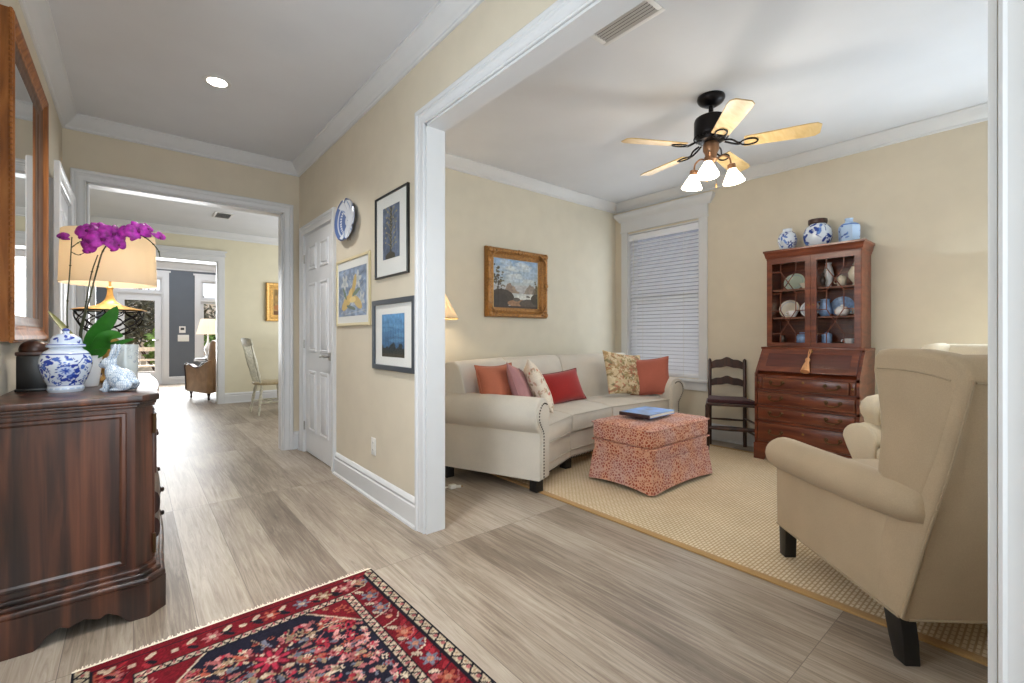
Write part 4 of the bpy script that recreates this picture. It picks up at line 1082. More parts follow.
# ---- blue-and-white jars on top of the desk
BL = (38, 66, 150); BL2 = (86, 124, 196); WH = (214, 224, 238)
def blue_canvas(w, h, nx, ny, seed, kind, cnt):
    cv = Canvas(w, h, nx, ny, WH, True); rg = random.Random(seed)
    for i in range(cnt):
        x, y = rg.uniform(0, w), rg.uniform(.04 * h, .94 * h); c = BL if rg.random() < .7 else BL2; r = kind * rg.uniform(.5, 1.1)
        q = rg.random()
        if q < .25: cv.flower(x, y, r * 1.2, c, WH, 6, rg.uniform(0, 1))
        elif q < .8: cv.ell(x, y, r, r * .45, c, rg.uniform(0, 3))
        else: cv.line([(x, y), (x + rg.uniform(-2, 2) * r, y + rg.uniform(-2, 2) * r)], r * .25, c)
    return cv
TOPZ = 1.862
def smooth_prof(p, n=40):
    return [(v.x, v.y) for v in curve_pts([(a, b, 0) for a, b in p], max(3, n // len(p)))]
j1 = thing('vase', 'small round blue and white vase, leftmost on top of the secretary desk', 'vase', (4.56, 1.585, TOPZ))
cv = blue_canvas(.5, .23, 96, 56, 11, .028, 60); cv.rect(0, .5, .195, .24, WH)
lathe_canvas('body', cv, smooth_prof([(.036, 0), (.055, .02), (.074, .07), (.076, .11), (.062, .155), (.040, .178), (.038, .192), (.040, .2)]), M['painted_gloss'], j1)
j2 = thing('lidded_jar', 'wide blue and white jar with a dark wooden lid on top of the secretary desk', 'jar', (4.57, 1.350, TOPZ))
cv = blue_canvas(.66, .26, 110, 60, 12, .034, 80)
lathe_canvas('body', cv, smooth_prof([(.064, 0), (.085, .02), (.105, .07), (.107, .12), (.092, .17), (.066, .196), (.062, .204)]), M['painted_gloss'], j2)
bm = NB(); lathe(bm, smooth_prof([(.055, .200), (.070, .206), (.071, .235), (.066, .244), (.02, .247)], 16), 32); obj('lid', bm, M['chairwood'], j2)
j3 = thing('square_vase', 'faceted pale blue and white vase, rightmost on top of the secretary desk', 'vase', (4.57, 1.125, TOPZ))
cv = Canvas(.42, .26, 96, 56, (176, 200, 230), True); rg = random.Random(4)
for i in range(26): cv.ell(rg.uniform(0, .42), rg.uniform(.03, .17), .016, .008, BL2 if rg.random() < .6 else BL, rg.uniform(0, 3), .8)
cv.rect(0, .42, .17, .185, BL2)
lathe_canvas('body', cv, smooth_prof([(.062, 0), (.068, .02), (.072, .10), (.070, .145), (.045, .168), (.028, .178), (.026, .20), (.032, .208)]), M['painted_matte'], j3, square=6)

# ---- porcelain in the bookcase
def plate_at(label, y, z, r, mat, grp='porcelain in the glazed bookcase', lean=16, x=4.655, cvs=None):
    t = thing('plate', label, 'plate', (x, y, z))
    mt = (Matrix.Rotation(R(-90 + lean), 3, 'Y'))
    pr = [(.002, .004), (r * .55, .004), (r * .68, .012), (r, .020), (r, .024), (r * .66, .017), (r * .54, .010), (.002, .010)]
    bm = NB(); lathe(bm, pr, 30, (0, 0, r), False, mt); bmesh.ops.recalc_face_normals(bm, faces=bm.faces)
    dz = min(v.co.z for v in bm.verts)
    for v in bm.verts: v.co.z -= dz
    obj('dish', bm, mat, t)
    bm = NB(); ring = [Vector((0, r * .80 * math.cos(R(a)), r * .8 * math.sin(R(a)))) for a in range(0, 361, 15)]
    tube(bm, [mt @ Vector((p.y, p.z, .0185)) + Vector((0, 0, r - dz)) for p in ring], .0022, 5); obj('rim_line', bm, M['bluecer'], t)
    return t
def turned(name, label, cat, y, z, prof, mat, x=4.60, seg=26, handle=None, grp=None):
    t = thing(name, label, cat, (x, y, z))
    bm = NB(); lathe(bm, prof, seg); obj('body', bm, mat, t, 50)
    if handle:
        bm = NB(); tube(bm, curve_pts([(0, s, zz) for s, zz in handle], 5), .0035, 8); obj('handle', bm, mat, t)
    return t
CUP = [(.018, 0), (.02, .004), (.034, .03), (.040, .058), (.037, .058), (.03, .028), (.004, .012)]
HND = [(.037, .048), (.056, .046), (.054, .024), (.034, .022)]
s0, s1, s2 = UZ0 + .0188, SH[0] + .0008, SH[1] + .0008
# left door
plate_at('pale green plate leaning on the top shelf behind the left bookcase door', 1.555, s2, .085, M['celadon'], lean=24)
turned('cream_bowl', 'low cream bowl on the top shelf behind the left bookcase door', 'bowl', 1.435, s2, [(.025, 0), (.03, .006), (.055, .05), (.052, .05), (.026, .012), (.003, .009)], M['cream_cer'], 4.56)
plate_at('large cream plate on the middle shelf at the far left of the bookcase', 1.596, s1, .085, M['cream_cer'])
plate_at('white plate on the middle shelf behind the left door, beside the cream plate', 1.430, s1, .077, M['white_cer'])
turned('teacup', 'white teacup on the middle shelf in front of the two leaning plates', 'cup', 1.530, s1, CUP, M['white_cer'], 4.53, handle=HND)
turned('sugar_bowl', 'small brown lidded pot on the middle shelf by the bookcase centre stile', 'pot', 1.395, s1, [(.02, 0), (.035, .02), (.036, .04), (.02, .055), (.006, .06), (.009, .07), (.003, .074)], M['darkcer'], 4.52)
turned('ginger_pot', 'rounded blue pot on the bottom shelf behind the left bookcase door', 'pot', 1.475, s0, [(.03, 0), (.055, .03), (.058, .06), (.04, .095), (.025, .10), (.027, .11)], M['bluecer'], 4.60)
turned('mustard_pot', 'little white covered pot on the bottom shelf beside the rounded blue pot', 'pot', 1.395, s0, [(.022, 0), (.034, .012), (.034, .065), (.03, .075), (.012, .085), (.008, .095), (.003, .1)], M['white_cer'], 4.56)
turned('brown_jar', 'small brown jar on the bottom shelf at the far left of the bookcase', 'jar', 1.625, s0, [(.02, 0), (.032, .02), (.03, .06), (.018, .075), (.02, .085)], M['darkcer'], 4.56)
# right door
turned('candlestick_vase', 'tall white vase on the top shelf just right of the bookcase centre stile', 'vase', 1.285, s2, [(.03, 0), (.022, .02), (.03, .06), (.042, .11), (.03, .17), (.02, .20), (.026, .215)], M['white_cer'], 4.62)
turned('dark_figurine', 'dark little ornament in front of the tall white vase on the top shelf', 'ornament', 1.300, s2, [(.018, 0), (.02, .006), (.008, .02), (.022, .055), (.016, .085), (.006, .10), (.011, .115), (.004, .13)], M['darkcer'], 4.53)
turned('cream_urn', 'cream urn with pointed lid on the top shelf, far right of the bookcase', 'urn', 1.085, s2, [(.026, 0), (.014, .02), (.046, .07), (.05, .11), (.03, .15), (.032, .155), (.014, .185), (.004, .21)], M['cream_cer'], 4.58)
turned('cream_cup', 'cream covered cup on the top shelf beside the pointed-lid urn', 'cup', 1.175, s2, [(.022, 0), (.03, .01), (.036, .06), (.034, .075), (.016, .09), (.004, .10)], M['cream_cer'], 4.56, handle=[(.034, .06), (.054, .055), (.05, .03), (.032, .025)])
turned('blue_jug', 'soft blue jug on the middle shelf just right of the bookcase centre stile', 'jug', 1.297, s1, [(.03, 0), (.045, .02), (.052, .06), (.036, .11), (.032, .135), (.038, .15)], M['bluecer'], 4.58, handle=[(.034, .13), (.07, .12), (.068, .06), (.048, .04)])
plate_at('blue plate leaning at the back of the middle shelf behind the right bookcase door', 1.190, s1, .088, M['bluecer'])
turned('white_teapot', 'white teapot on the middle shelf in front of the leaning blue plate', 'teapot', 1.165, s1, [(.03, 0), (.05, .02), (.054, .045), (.036, .075), (.012, .082), (.009, .092), (.003, .096)], M['white_cer'], 4.535, handle=[(-.05, .06), (-.08, .06), (-.078, .025), (-.048, .022)])
turned('cream_teacup', 'cream teacup on the middle shelf at the far right of the bookcase', 'cup', 1.074, s1, CUP, M['cream_cer'], 4.60, handle=HND)
turned('pale_blue_canister', 'pale blue canister on the bottom shelf just right of the bookcase centre stile', 'canister', 1.285, s0, [(.034, 0), (.038, .01), (.038, .09), (.03, .10), (.012, .108), (.004, .116)], M['bluecer'], 4.58)
turned('round_white_cup', 'white cup with a handle on the bottom shelf at the right of the bookcase', 'cup', 1.115, s0, CUP, M['white_cer'], 4.55, handle=HND)
turned('dark_bowl', 'low dark bowl on the bottom shelf between the pale blue canister and the white cup', 'bowl', 1.200, s0, [(.03, 0), (.034, .006), (.05, .03), (.047, .03), (.03, .01), (.003, .008)], M['darkcer'], 4.56)

# ================================================================== ladder-back chair by the window
RL = Vector((4.515, 2.285)); fd = Vector((-.893, -.45)); rd = Vector((.45, -.893))
lc = thing('ladder_back_chair', 'small dark wood ladder-back chair with plum seat, between window and secretary desk', 'chair', (RL.x, RL.y, .0099))
def cf(s, f, z): p = rd * s + fd * f; return Vector((p.x, p.y, z))
WB, WF, DP = .318, .42, .325
for s in (0, WB):
    bm = NB(); tube(bm, curve_pts([cf(s, .02, -.0099), cf(s, 0, .22), cf(s, 0, .44), cf(s, -.022, .64), cf(s, -.050, .838)], 5), [.018] * 10 + [.017] * 11, 10)
    lathe(bm, [(.015, -.012), (.017, 0), (.010, .012), (.003, .018)], 10, cf(s, -.050, .838)); obj('rear_leg', bm, M['chairwood'], lc)
for s in (-.02, -.02 + WF):
    bm = NB(); lathe(bm, [(.016, 0), (.018, .03), (.020, .10), (.021, .25), (.021, .43)], 12, cf(s, DP, 0)); obj('front_leg', bm, M['chairwood'], lc)
def slat(z0, h, f, amp, name):
    pts_t, pts_b = [], []
    for i in range(17):
        u = i / 16; q = amp * (math.cos((u - .5) * 2 * PI) * .5 + .5) + amp * .35 * math.cos((u - .5) * 6 * PI) * .5
        pts_t.append((u * WB, z0 + h + q)); pts_b.append((u * WB, z0 + q * .55))
    bm = NB(); prism(bm, pts_b + pts_t[::-1], f - .007, f + .007, lambda s, z, d: cf(s, d - .012 * math.sin(PI * s / WB), z), .002, 1); obj(name, bm, M['chairwood'], lc)
slat(.752, .074, -.042, .040, 'crest_rail'); slat(.582, .064, -.018, .034, 'back_slat')
bm = NB(); prism(bm, [(-.03, -.012), (-.035, DP + .022), (WF - .008, DP + .018), (WB + .012, -.012)], .425, .452, lambda s, f, z: cf(s, f, z), .006); obj('seat_frame', bm, M['chairwood'], lc)
bm = NB(); prism(bm, [(-.012, .018), (-.022, DP + .008), (WF - .022, DP + .006), (WB - .004, .018)], .450, .478, lambda s, f, z: cf(s, f, z), .014, 3)
for v in bm.verts:
    if v.co.z > .47: v.co.z += .008
obj('seat', bm, M['seatpad'], lc, 50)
for (a, b, z, r) in (((-.02, DP), (-.02 + WF, DP), .215, .021), ((0, .01), (WB, .01), .25, .010), ((-.008, .01), (-.02, DP), .27, .009), ((-.008, .01), (-.02, DP), .16, .009), ((WB, .01), (WF - .02, DP), .27, .009), ((WB, .01), (WF - .02, DP), .16, .009)):
    bm = NB(); tube(bm, [cf(*a, z), cf((a[0] + b[0]) / 2, (a[1] + b[1]) / 2, z), cf(*b, z)], [r * .8, r * 1.15, r * .8], 8); obj('stretcher', bm, M['chairwood'], lc)

# ================================================================== ceiling fan, vents, downlights
FXc, FYc = 3.084, 1.553
fan = thing('ceiling_fan', 'dark bronze five-blade ceiling fan with three lit frosted shades', 'ceiling fan', (FXc, FYc, CEIL))
bm = NB(); lathe(bm, smooth_prof([(.088, 0), (.090, -.018), (.078, -.040), (.045, -.062), (.03, -.068), (.02, -.068)], 18), 32); obj('canopy', bm, M['darkmetal'], fan)
bm = NB(); tube(bm, [(0, 0, -.06), (0, 0, -.135)], .016, 14); lathe(bm, [(.03, -.118), (.034, -.130), (.03, -.142)], 20); obj('downrod', bm, M['darkmetal'], fan)
bm = NB(); lathe(bm, [(.03, -.135), (.085, -.140), (.105, -.152), (.110, -.168), (.110, -.262), (.104, -.276), (.09, -.290), (.088, -.305), (.06, -.315), (.03, -.32)], 40)
for k in range(30):
    a = 2 * PI * k / 30; tube(bm, [(.1095 * math.cos(a), .1095 * math.sin(a), -.276), (.1095 * math.cos(a), .1095 * math.sin(a), -.290)], .004, 5)
obj('motor_housing', bm, M['darkmetal'], fan)
bm = NB(); lathe(bm, [(.045, -.318), (.052, -.330), (.052, -.372), (.04, -.392), (.036, -.42), (.040, -.436), (.026, -.456), (.012, -.466), (.008, -.476)], 28); obj('switch_housing', bm, M['copper'], fan)
for k in range(5):
    a = R(-66 + 72 * k); ca, sa = math.cos(a), math.sin(a); tilt = Matrix.Rotation(a, 3, 'Z') @ Matrix.Rotation(R(-12), 3, 'X')
    f = lambda u, v, d: Vector(tilt @ Vector((u, v, d))) + Vector((0, 0, -.345))
    pol = [(.205, -.056), (.57, -.072), (.615, -.068), (.640, -.045), (.640, .045), (.615, .068), (.57, .072), (.205, .056)]
    bm = NB(); prism(bm, pol, -.004, .004, f, .002, 1); b = obj('blade', bm, M['blade_wood'], fan)
    bm = NB()
    ring = [(.235 + .052 * math.cos(R(q)), .034 * math.sin(R(q))) for q in range(0, 361, 18)]
    tube(bm, [f(u, v, -.008) for u, v in ring], .0055, 6)
    for s in (-1, 1): tube(bm, curve_pts([f(.085, s * .012, .030), f(.130, s * .022, .014), f(.165, s * .010, -.006), f(.185, s * .006, -.008)], 4), .0065, 6)
    obj('blade_iron', bm, M['darkmetal'], b)
for k in range(3):
    a = R(-40 + 120 * k); ca, sa = math.cos(a), math.sin(a)
    arm = NB(); tube(arm, curve_pts([(.034 * ca, .034 * sa, -.430), (.085 * ca, .085 * sa, -.405), (.128 * ca, .128 * sa, -.425), (.140 * ca, .140 * sa, -.470)], 6), .006, 8)
    ar = obj('light_arm', arm, M['copper'], fan)
    tl = Matrix.Rotation(a, 3, 'Z') @ Matrix.Rotation(R(-9), 3, 'Y'); c = (.141 * ca, .141 * sa, -.474)
    bm = NB(); lathe(bm, [(.012, .012), (.026, .006), (.028, -.022), (.026, -.03)], 20, c, True, tl); obj('shade_fitter', bm, M['copper'], ar)
    bm = NB(); lathe(bm, smooth_prof([(.026, -.026), (.032, -.042), (.048, -.070), (.062, -.098), (.070, -.116), (.064, -.124), (.03, -.126), (.003, -.126)], 24), 28, c, True, tl); g = obj('glass_shade', bm, M['bulbglass'], ar, 60)
bm = NB()
tube(bm, [(.01, .03, -.37), (.01, .032, -.55)], .0015, 5); tube(bm, [(.03, -.02, -.37), (.03, -.022, -.60)], .0015, 5)
lathe(bm, [(.002, -.55), (.005, -.555), (.005, -.575), (.002, -.58)], 8, (.01, .032, 0)); lathe(bm, [(.002, -.60), (.005, -.605), (.005, -.625), (.002, -.63)], 8, (.03, -.022, 0)); obj('pull_chain', bm, M['brass'], fan)
for k in range(3):
    a = R(-40 + 120 * k)
    lamp('fan_bulb', 'POINT', (FXc + .2 * math.cos(a), FYc + .2 * math.sin(a), CEIL - .66), (0, 0, 0), 2.8, (1, .92, .80), shadow_soft_size=.06)

def vent(name, label, x0, x1, y0, y1, along_y=True):
    t = thing(name, label, 'air vent', ((x0 + x1) / 2, (y0 + y1) / 2, CEIL)); hx, hy = (x1 - x0) / 2, (y1 - y0) / 2
    bm = NB()
    for a in ((-hx, -hx + .028, -hy, hy), (hx - .028, hx, -hy, hy), (-hx + .028, hx - .028, -hy, -hy + .028), (-hx + .028, hx - .028, hy - .028, hy)): box(bm, *a, -.008, 0, bev=.003)
    obj('frame', bm, M['vent'], t)
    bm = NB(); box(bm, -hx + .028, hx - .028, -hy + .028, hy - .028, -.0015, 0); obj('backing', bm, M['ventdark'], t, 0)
    bm = NB(); n = 6
    for k in range(n):
        if along_y:
            x = -hx + .028 + (k + .5) * (2 * hx - .056) / n; box(bm, x - .006, x + .006, -hy + .028, hy - .028, -.0075, -.0062, rot=Matrix.Rotation(R(28), 3, 'Y'))
        else:
            y = -hy + .028 + (k + .5) * (2 * hy - .056) / n; box(bm, -hx + .028, hx - .028, y - .008, y + .008, -.0075, -.0062, rot=Matrix.Rotation(R(28), 3, 'X'))
    obj('louvre', bm, M['vent'], t, 0)
vent('ceiling_vent', 'long white slatted vent in the sitting room ceiling near the opening', 1.885, 2.075, 1.28, 1.66)
vent('ceiling_vent', 'small white vent in the dining room ceiling past the hall doorway', .84, 1.06, 7.20, 7.56, False)
def downlight(label, x, y, power):
    t = thing('recessed_downlight', label, 'ceiling light', (x, y, CEIL))
    bm = NB(); lathe(bm, [(.052, -.002), (.074, -.006), (.080, -.004), (.081, 0), (.05, 0)], 36, cap=False); obj('trim_ring', bm, M['vent'], t)
    bm = NB(); lathe(bm, [(.055, -.003), (.02, -.0045), (.002, -.005)], 36); obj('lens', bm, M['canlight'], t)
    lamp('downlight_beam', 'AREA', (x, y, CEIL - .012), (0, 0, 0), power, (1.0, .98, .95), shape='DISK', size=.10, spread=R(115))
downlight('lit round recessed downlight in the hall ceiling', .42, 3.52, 7)
lamp('fill_beam_foyer', 'AREA', (.42, 1.75, CEIL - .012), (0, 0, 0), 5.5, (1.0, .98, .95), shape='DISK', size=.12, spread=R(95))  # added fill lamp out of view, no fixture in the ceiling

# ================================================================== hall wall: plate and pictures
def frame_on(root, fn, u0, u1, z0, z1, prof, mat, name='frame'):
    """prof: (offset outwards from the opening, height off the wall)"""
    bm = NB(); sweep(bm, [(u0, z0), (u1, z0), (u1, z1), (u0, z1)], prof, fn, True, -1); return obj(name, bm, mat, root, 30)
def picture(name, label, o, fnw, u0, u1, z0, z1, fw, depth, fmat, cv, art, glass=True, mat_mat=None, flip=False, prof=None, cat='framed picture', amat=None):
    """o: point at the lower middle of the frame on the wall; fnw(u, v, h) world. art = (u0, u1, z0, z1)"""
    t = thing(name, label, cat, o)
    fn = lambda u, v, h: Vector(fnw(u, v, h)) - Vector(o)
    pf = prof or [(0, .004), (0, depth - .006), (.002, depth), (fw - .003, depth), (fw, depth - .003), (fw, 0), (0, 0)]
    frame_on(t, fn, u0 + fw, u1 - fw, z0 + fw, z1 - fw, pf, fmat)
    e = .002
    bm = NB(); prism(bm, [(u0 + fw - e, z0 + fw - e), (u1 - fw + e, z0 + fw - e), (u1 - fw + e, z1 - fw + e), (u0 + fw - e, z1 - fw + e)], .003, .006, fn); obj('mat', bm, mat_mat or M['matboard'], t, 0)
    a0, a1, b0, b1 = art
    def place(U, V):
        U = U * ((a1 - a0) / cv.w); V = V * ((b1 - b0) / cv.h)
        uu = (a1 - U) if flip else (a0 + U); vv = b0 + V
        p = [np.array(fn(0, 0, .0072)), np.array(fn(1, 0, .0072)), np.array(fn(0, 1, .0072))]
        return p[0] + uu[..., None] * (p[1] - p[0]) + vv[..., None] * (p[2] - p[0])
    flat_canvas('print', cv, place, amat or M['painted_matte'], t)
    if glass:
        bm = NB(); prism(bm, [(u0 + fw - e, z0 + fw - e), (u1 - fw + e, z0 + fw - e), (u1 - fw + e, z1 - fw + e), (u0 + fw - e, z1 - fw + e)], depth - .008, depth - .006, fn); obj('glass', bm, M['glass'], t, 0)
    return t
# upper: black frame, slate-blue print of a bare tree
W_, H_ = .24, .33
cv = Canvas(W_, H_, 90, 120, (92, 104, 126)); cv.noise(.18, 12)
for i in range(26): cv.ell(random.uniform(0, W_), random.uniform(0, H_), random.uniform(.01, .03), random.uniform(.02, .06), random.choice([(76, 88, 112), (112, 122, 142), (64, 74, 96)]), random.uniform(-.4, .4), .6)
cv.line([(.115, 0), (.118, .15), (.122, .31)], .026, (70, 66, 56)); cv.ell(.11, .012, .07, .03, (66, 62, 52))
for i in range(16):
    y = .06 + i * .016; s = -1 if i % 2 else 1; cv.line([(.12, y), (.12 + s * random.uniform(.04, .085), y + random.uniform(.02, .06))], .006, (132, 126, 100)); cv.ell(.12 + s * random.uniform(.03, .08), y + .03, .010, .006, (154, 146, 116))
picture('framed_tree_print', 'black-framed print of a bare tree on slate blue, upper right of the hall wall group', (XR, 2.68, 1.475), fnR, 2.446, 2.915, 1.470, 2.000, .012, .018, M['black'], cv, (2.565, 2.805, 1.585, 1.915), flip=True)
# left: pale gold frame, blue and yellow flowers
W_, H_ = .43, .31
cv = Canvas(W_, H_, 120, 90, (132, 148, 172)); cv.noise(.2, 14)
for i in range(40): cv.line([(random.uniform(0, W_), random.uniform(0, H_)), (random.uniform(0, W_), random.uniform(0, H_))], .005, random.choice([(206, 206, 200), (78, 96, 120), (178, 184, 190)]), .5)
for x, y, r in ((.10, .22, .06), (.30, .23, .06), (.36, .10, .05)): cv.flower(x, y, r, (198, 200, 196), (160, 170, 176), 5, x * 9, .85)
for x, y, rx, ry, a_, c_ in ((.13, .09, .085, .038, .5, (206, 172, 98)), (.19, .135, .050, .030, .9, (214, 182, 112)), (.25, .20, .070, .026, 1.2, (190, 160, 92)), (.30, .085, .075, .030, -.5, (198, 170, 108)), (.225, .105, .05, .02, 0, (226, 200, 134)), (.10, .15, .05, .014, 2.2, (96, 116, 96)), (.28, .15, .06, .014, .3, (104, 122, 100)), (.20, .055, .07, .012, -.2, (92, 108, 96))): cv.ell(x, y, rx, ry, c_, a_, .92)
picture('framed_flower_print', 'pale gold frame with a blue and yellow flower picture, next to the white closet door', (XR, 3.34, 1.17), fnR, 3.012, 3.672, 1.172, 1.682, .022, .014, M['palegold'], cv, (3.075, 3.625, 1.245, 1.600), flip=True)
# lower: blue-black frame, dusk landscape
W_, H_ = .30, .27
cv = Canvas(W_, H_, 110, 100, (60, 110, 160))
g = np.clip(cv.V / H_, 0, 1)[..., None]; cv.C = (1 - g) * np.array([40, 74, 108]) + g * np.array([96, 150, 196]); cv.noise(.10, 16)
cv.rect(0, W_, 0, .055, (44, 46, 44)); cv.rect(0, W_, 0, .02, (64, 58, 46))
for i in range(14): cv.ell(random.uniform(0, W_), .055 + random.uniform(-.01, .02), random.uniform(.012, .03), random.uniform(.01, .028), (34, 42, 46), 0, .9)
for i in range(5): cv.ell(random.uniform(0, W_), .10 + random.uniform(0, .1), .10, .012, (120, 170, 206), 0, .3)
for i in range(9): cv.line([(.02 + i * .034, .04), (.02 + i * .034, random.uniform(.16, .25))], .003, (36, 58, 84), .6)
picture('framed_dusk_print', 'blue-black framed print of a blue dusk landscape, lowest on the hall wall', (XR, 2.68, .88), fnR, 2.358, 2.955, .880, 1.330, .032, .020, plain('blue_black_frame', (40, 48, 58), .35), cv, (2.50, 2.82, .965, 1.235), flip=True)
# scalloped plate
pl = thing('decorative_plate', 'blue and white scalloped plate hanging high on the hall wall by the closet door', 'plate', (XR - .002, 3.415, 1.962))
cv = Canvas(2 * PI, .40, 120, 40, (206, 212, 222), True)
for k in range(6):
    cv.line([(k * PI / 3, .10), (k * PI / 3 + .35, .17)], .03, (120, 142, 186), .8)
cv.rect(0, 7, .175, .40, (66, 84, 130)); cv.rect(0, 7, .195, .21, (150, 168, 200)); cv.rect(2.3, 4.1, .05, .40, (84, 106, 156))
for k in range(9): cv.ell(2.4 + k * .2, .115, .07, .012, (206, 214, 226))
cv.rect(2.3, 4.1, .145, .155, (206, 214, 226))
pr = smooth_prof([(.004, .014), (.06, .012), (.11, .018), (.155, .034), (.172, .042), (.168, .036), (.10, .006), (.004, .002)], 40)
po = np.array(pr); sl_ = np.concatenate([[0], np.cumsum(np.hypot(np.diff(po[:, 0]), np.diff(po[:, 1])))]); tt = np.linspace(0, sl_[-1], cv.ny)
rr, zz = np.interp(tt, sl_, po[:, 0]), np.interp(tt, sl_, po[:, 1]); aa = np.linspace(0, 2 * PI, cv.nx, endpoint=False)
sc = 1 - .085 * (np.abs(np.cos(aa * 3)) < .25) * 1.0
sc = 1 - .16 * np.exp(-((np.abs(np.cos(aa * 3))) / .22) ** 2) * (np.cos(aa) > -.3)
co = np.stack([-np.repeat(zz[:, None], cv.nx, 1), rr[:, None] * (np.where(rr[:, None] > .1, sc[None], 1)) * (-np.cos(aa))[None] * 1.2, rr[:, None] * np.where(rr[:, None] > .1, sc[None], 1) * np.sin(aa)[None] * .9], -1)
obj('dish', grid_mesh('dish', co, cv.nx, cv.ny, cv.flat(), True), M['painted_gloss'], pl, 60)
bm = NB(); tube(bm, [(-.001, 0, .02), (-.003, 0, .10)], .002, 5); tube(bm, [(-.004, -.03, -.15), (-.001, 0, 0), (-.004, .03, -.15)], .0015, 5); obj('hanger', bm, M['brass'], pl)
ol = thing('wall_outlet', 'white electrical outlet low on the hall wall beneath the pictures', 'outlet', (XR, 2.965, .352))
bm = NB(); prism(bm, [(-.035, -.058), (.035, -.058), (.035, .058), (-.035, .058)], 0, .006, lambda u, v, d: (-d, u, v), .002); obj('cover_plate', bm, M['plastic'], ol)
for s in (-1, 1):
    bm = NB(); prism(bm, [(.016 * math.cos(R(q)), s * .024 + .014 * math.sin(R(q))) for q in range(0, 360, 24)], .005, .008, lambda u, v, d: (-d, u, v)); r_ = obj('receptacle', bm, M['plastic'], ol)
    bm = NB()
    for u in (-.006, .006): box(bm, -.0086, -.0078, u - .001, u + .001, s * .024 - .004, s * .024 + .005)
    obj('slot', bm, M['black'], r_, 0)

# ---- landscape painting in a carved gilt frame on the back wall
PX0, PX1, PZ0, PZ1 = 2.665, 3.490, 1.285, 1.985
W_, H_ = .60, .50
cv = Canvas(W_, H_, 150, 126, (200, 214, 220))
g = np.clip(cv.V / H_, 0, 1)[..., None]; cv.C = (1 - g) * np.array([214, 206, 180]) + g * np.array([142, 170, 204]); 
for i in range(26): cv.ell(random.uniform(.1, W_), random.uniform(.28, .48), random.uniform(.04, .10), random.uniform(.012, .03), random.choice([(218, 220, 214), (206, 212, 214), (164, 184, 208)]), random.uniform(-.2, .2), .4)
def ridge(y0, amp, seed, col, x0=0, x1=W_, ph=0):
    rg = random.Random(seed); k = [(rg.uniform(4, 14), rg.uniform(0, 6), rg.uniform(.3, 1)) for _ in range(4)]
    yy = y0 + sum(amp / 3 * c * np.sin(a * cv.U + b) for a, b, c in k); cv.put((cv.V < yy) & (cv.U >= x0) & (cv.U <= x1), col)
ridge(.235, .02, 3, (178, 178, 180)); 
for (mx_, my_, mw_, mc_) in ((.50, .12, .085, (142, 132, 122)), (.58, .10, .06, (116, 106, 94)), (.245, .095, .075, (156, 138, 122)), (.20, .125, .060, (142, 124, 110))):
    wob = .006 * np.sin(cv.U * 120) + .004 * np.sin(cv.U * 57 + 1); cv.put(cv.V < .135 + my_ * np.exp(-((cv.U - mx_) / mw_) ** 2) + wob, mc_)
cv.rect(0, W_, 0, .155, (192, 196, 194)); ridge(.13, .02, 8, (206, 208, 204), .22, .60)
cv.ell(.10, .10, .17, .09, (74, 66, 56)); cv.ell(.0, .06, .2, .1, (66, 58, 50)); cv.ell(.34, .05, .16, .04, (150, 116, 88)); cv.ell(.50, .05, .16, .05, (86, 76, 66)); cv.ell(.58, .10, .08, .06, (70, 62, 50)); cv.rect(0, W_, 0, .02, (70, 56, 46))
cv.ell(.46, .125, .03, .008, (60, 50, 44)); cv.ell(.30, .09, .05, .02, (96, 88, 78))
for i in range(60): cv.ell(.055 + random.gauss(0, .035), .27 + random.gauss(0, .075), random.uniform(.008, .022), random.uniform(.006, .014), random.choice([(84, 72, 52), (104, 90, 62), (66, 58, 46)]), 0, .8)
for i in range(20): cv.ell(.585 + random.gauss(0, .012), .22 + random.gauss(0, .05), .012, .01, (92, 80, 56), 0, .8)
cv.line([(.06, .05), (.055, .34)], .008, (60, 48, 38)); cv.noise(.10, 30); cv.mottle(.05)
fnB = lambda u, v, h: (u, YB - h, v)
GP = [(0, .004), (0, .018), (.012, .022), (.014, .030), (.030, .026), (.052, .040), (.060, .054), (.074, .060), (.086, .056), (.092, .044), (.098, .030), (.098, 0), (0, 0)]
lp = picture('landscape_painting', 'oil painting of a lake with hills in a carved gilt frame above the sofa', ((PX0 + PX1) / 2, YB, PZ0), fnB, PX0, PX1, PZ0, PZ1, .098, .06, M['goldframe'], cv, ((PX0 + PX1) / 2 - .30, (PX0 + PX1) / 2 + .30, (PZ0 + PZ1) / 2 - .25, (PZ0 + PZ1) / 2 + .25), glass=False, mat_mat=M['goldliner'], prof=GP, cat='painting', amat=M['painted_oil'])
cxp, czp, hw, hh = 0, (PZ1 - PZ0) / 2, (PX1 - PX0) / 2, (PZ1 - PZ0) / 2
bm = NB()
def scrollwork(cx, cz, sx, sz, s):
    for (dx, dz, r) in ((0, 0, .030), (.045, .004, .022), (.004, .045, .022), (.082, .0, .015), (0, .082, .015)):
        vs = bmesh.ops.create_uvsphere(bm, u_segments=10, v_segments=7, radius=r * s)['verts']
        for v in vs: v.co = Vector((cx + sx * dx * s + v.co.x, -.056 + v.co.y * .55, cz + sz * dz * s + v.co.z))
    tube(bm, curve_pts([(cx + sx * .10 * s, -.054, cz), (cx + sx * .06 * s, -.064, cz + sz * .02 * s), (cx + sx * .02 * s, -.064, cz + sz * .06 * s), (cx, -.054, cz + sz * .10 * s)], 5), .008 * s, 7)
for sx in (-1, 1):
    for sz in (-1, 1):
        bm = NB(); scrollwork(-sx * (hw - .034), czp - sz * (hh - .034), sx, sz, 1); obj('corner_carving', bm, M['goldframe'], lp, 60)
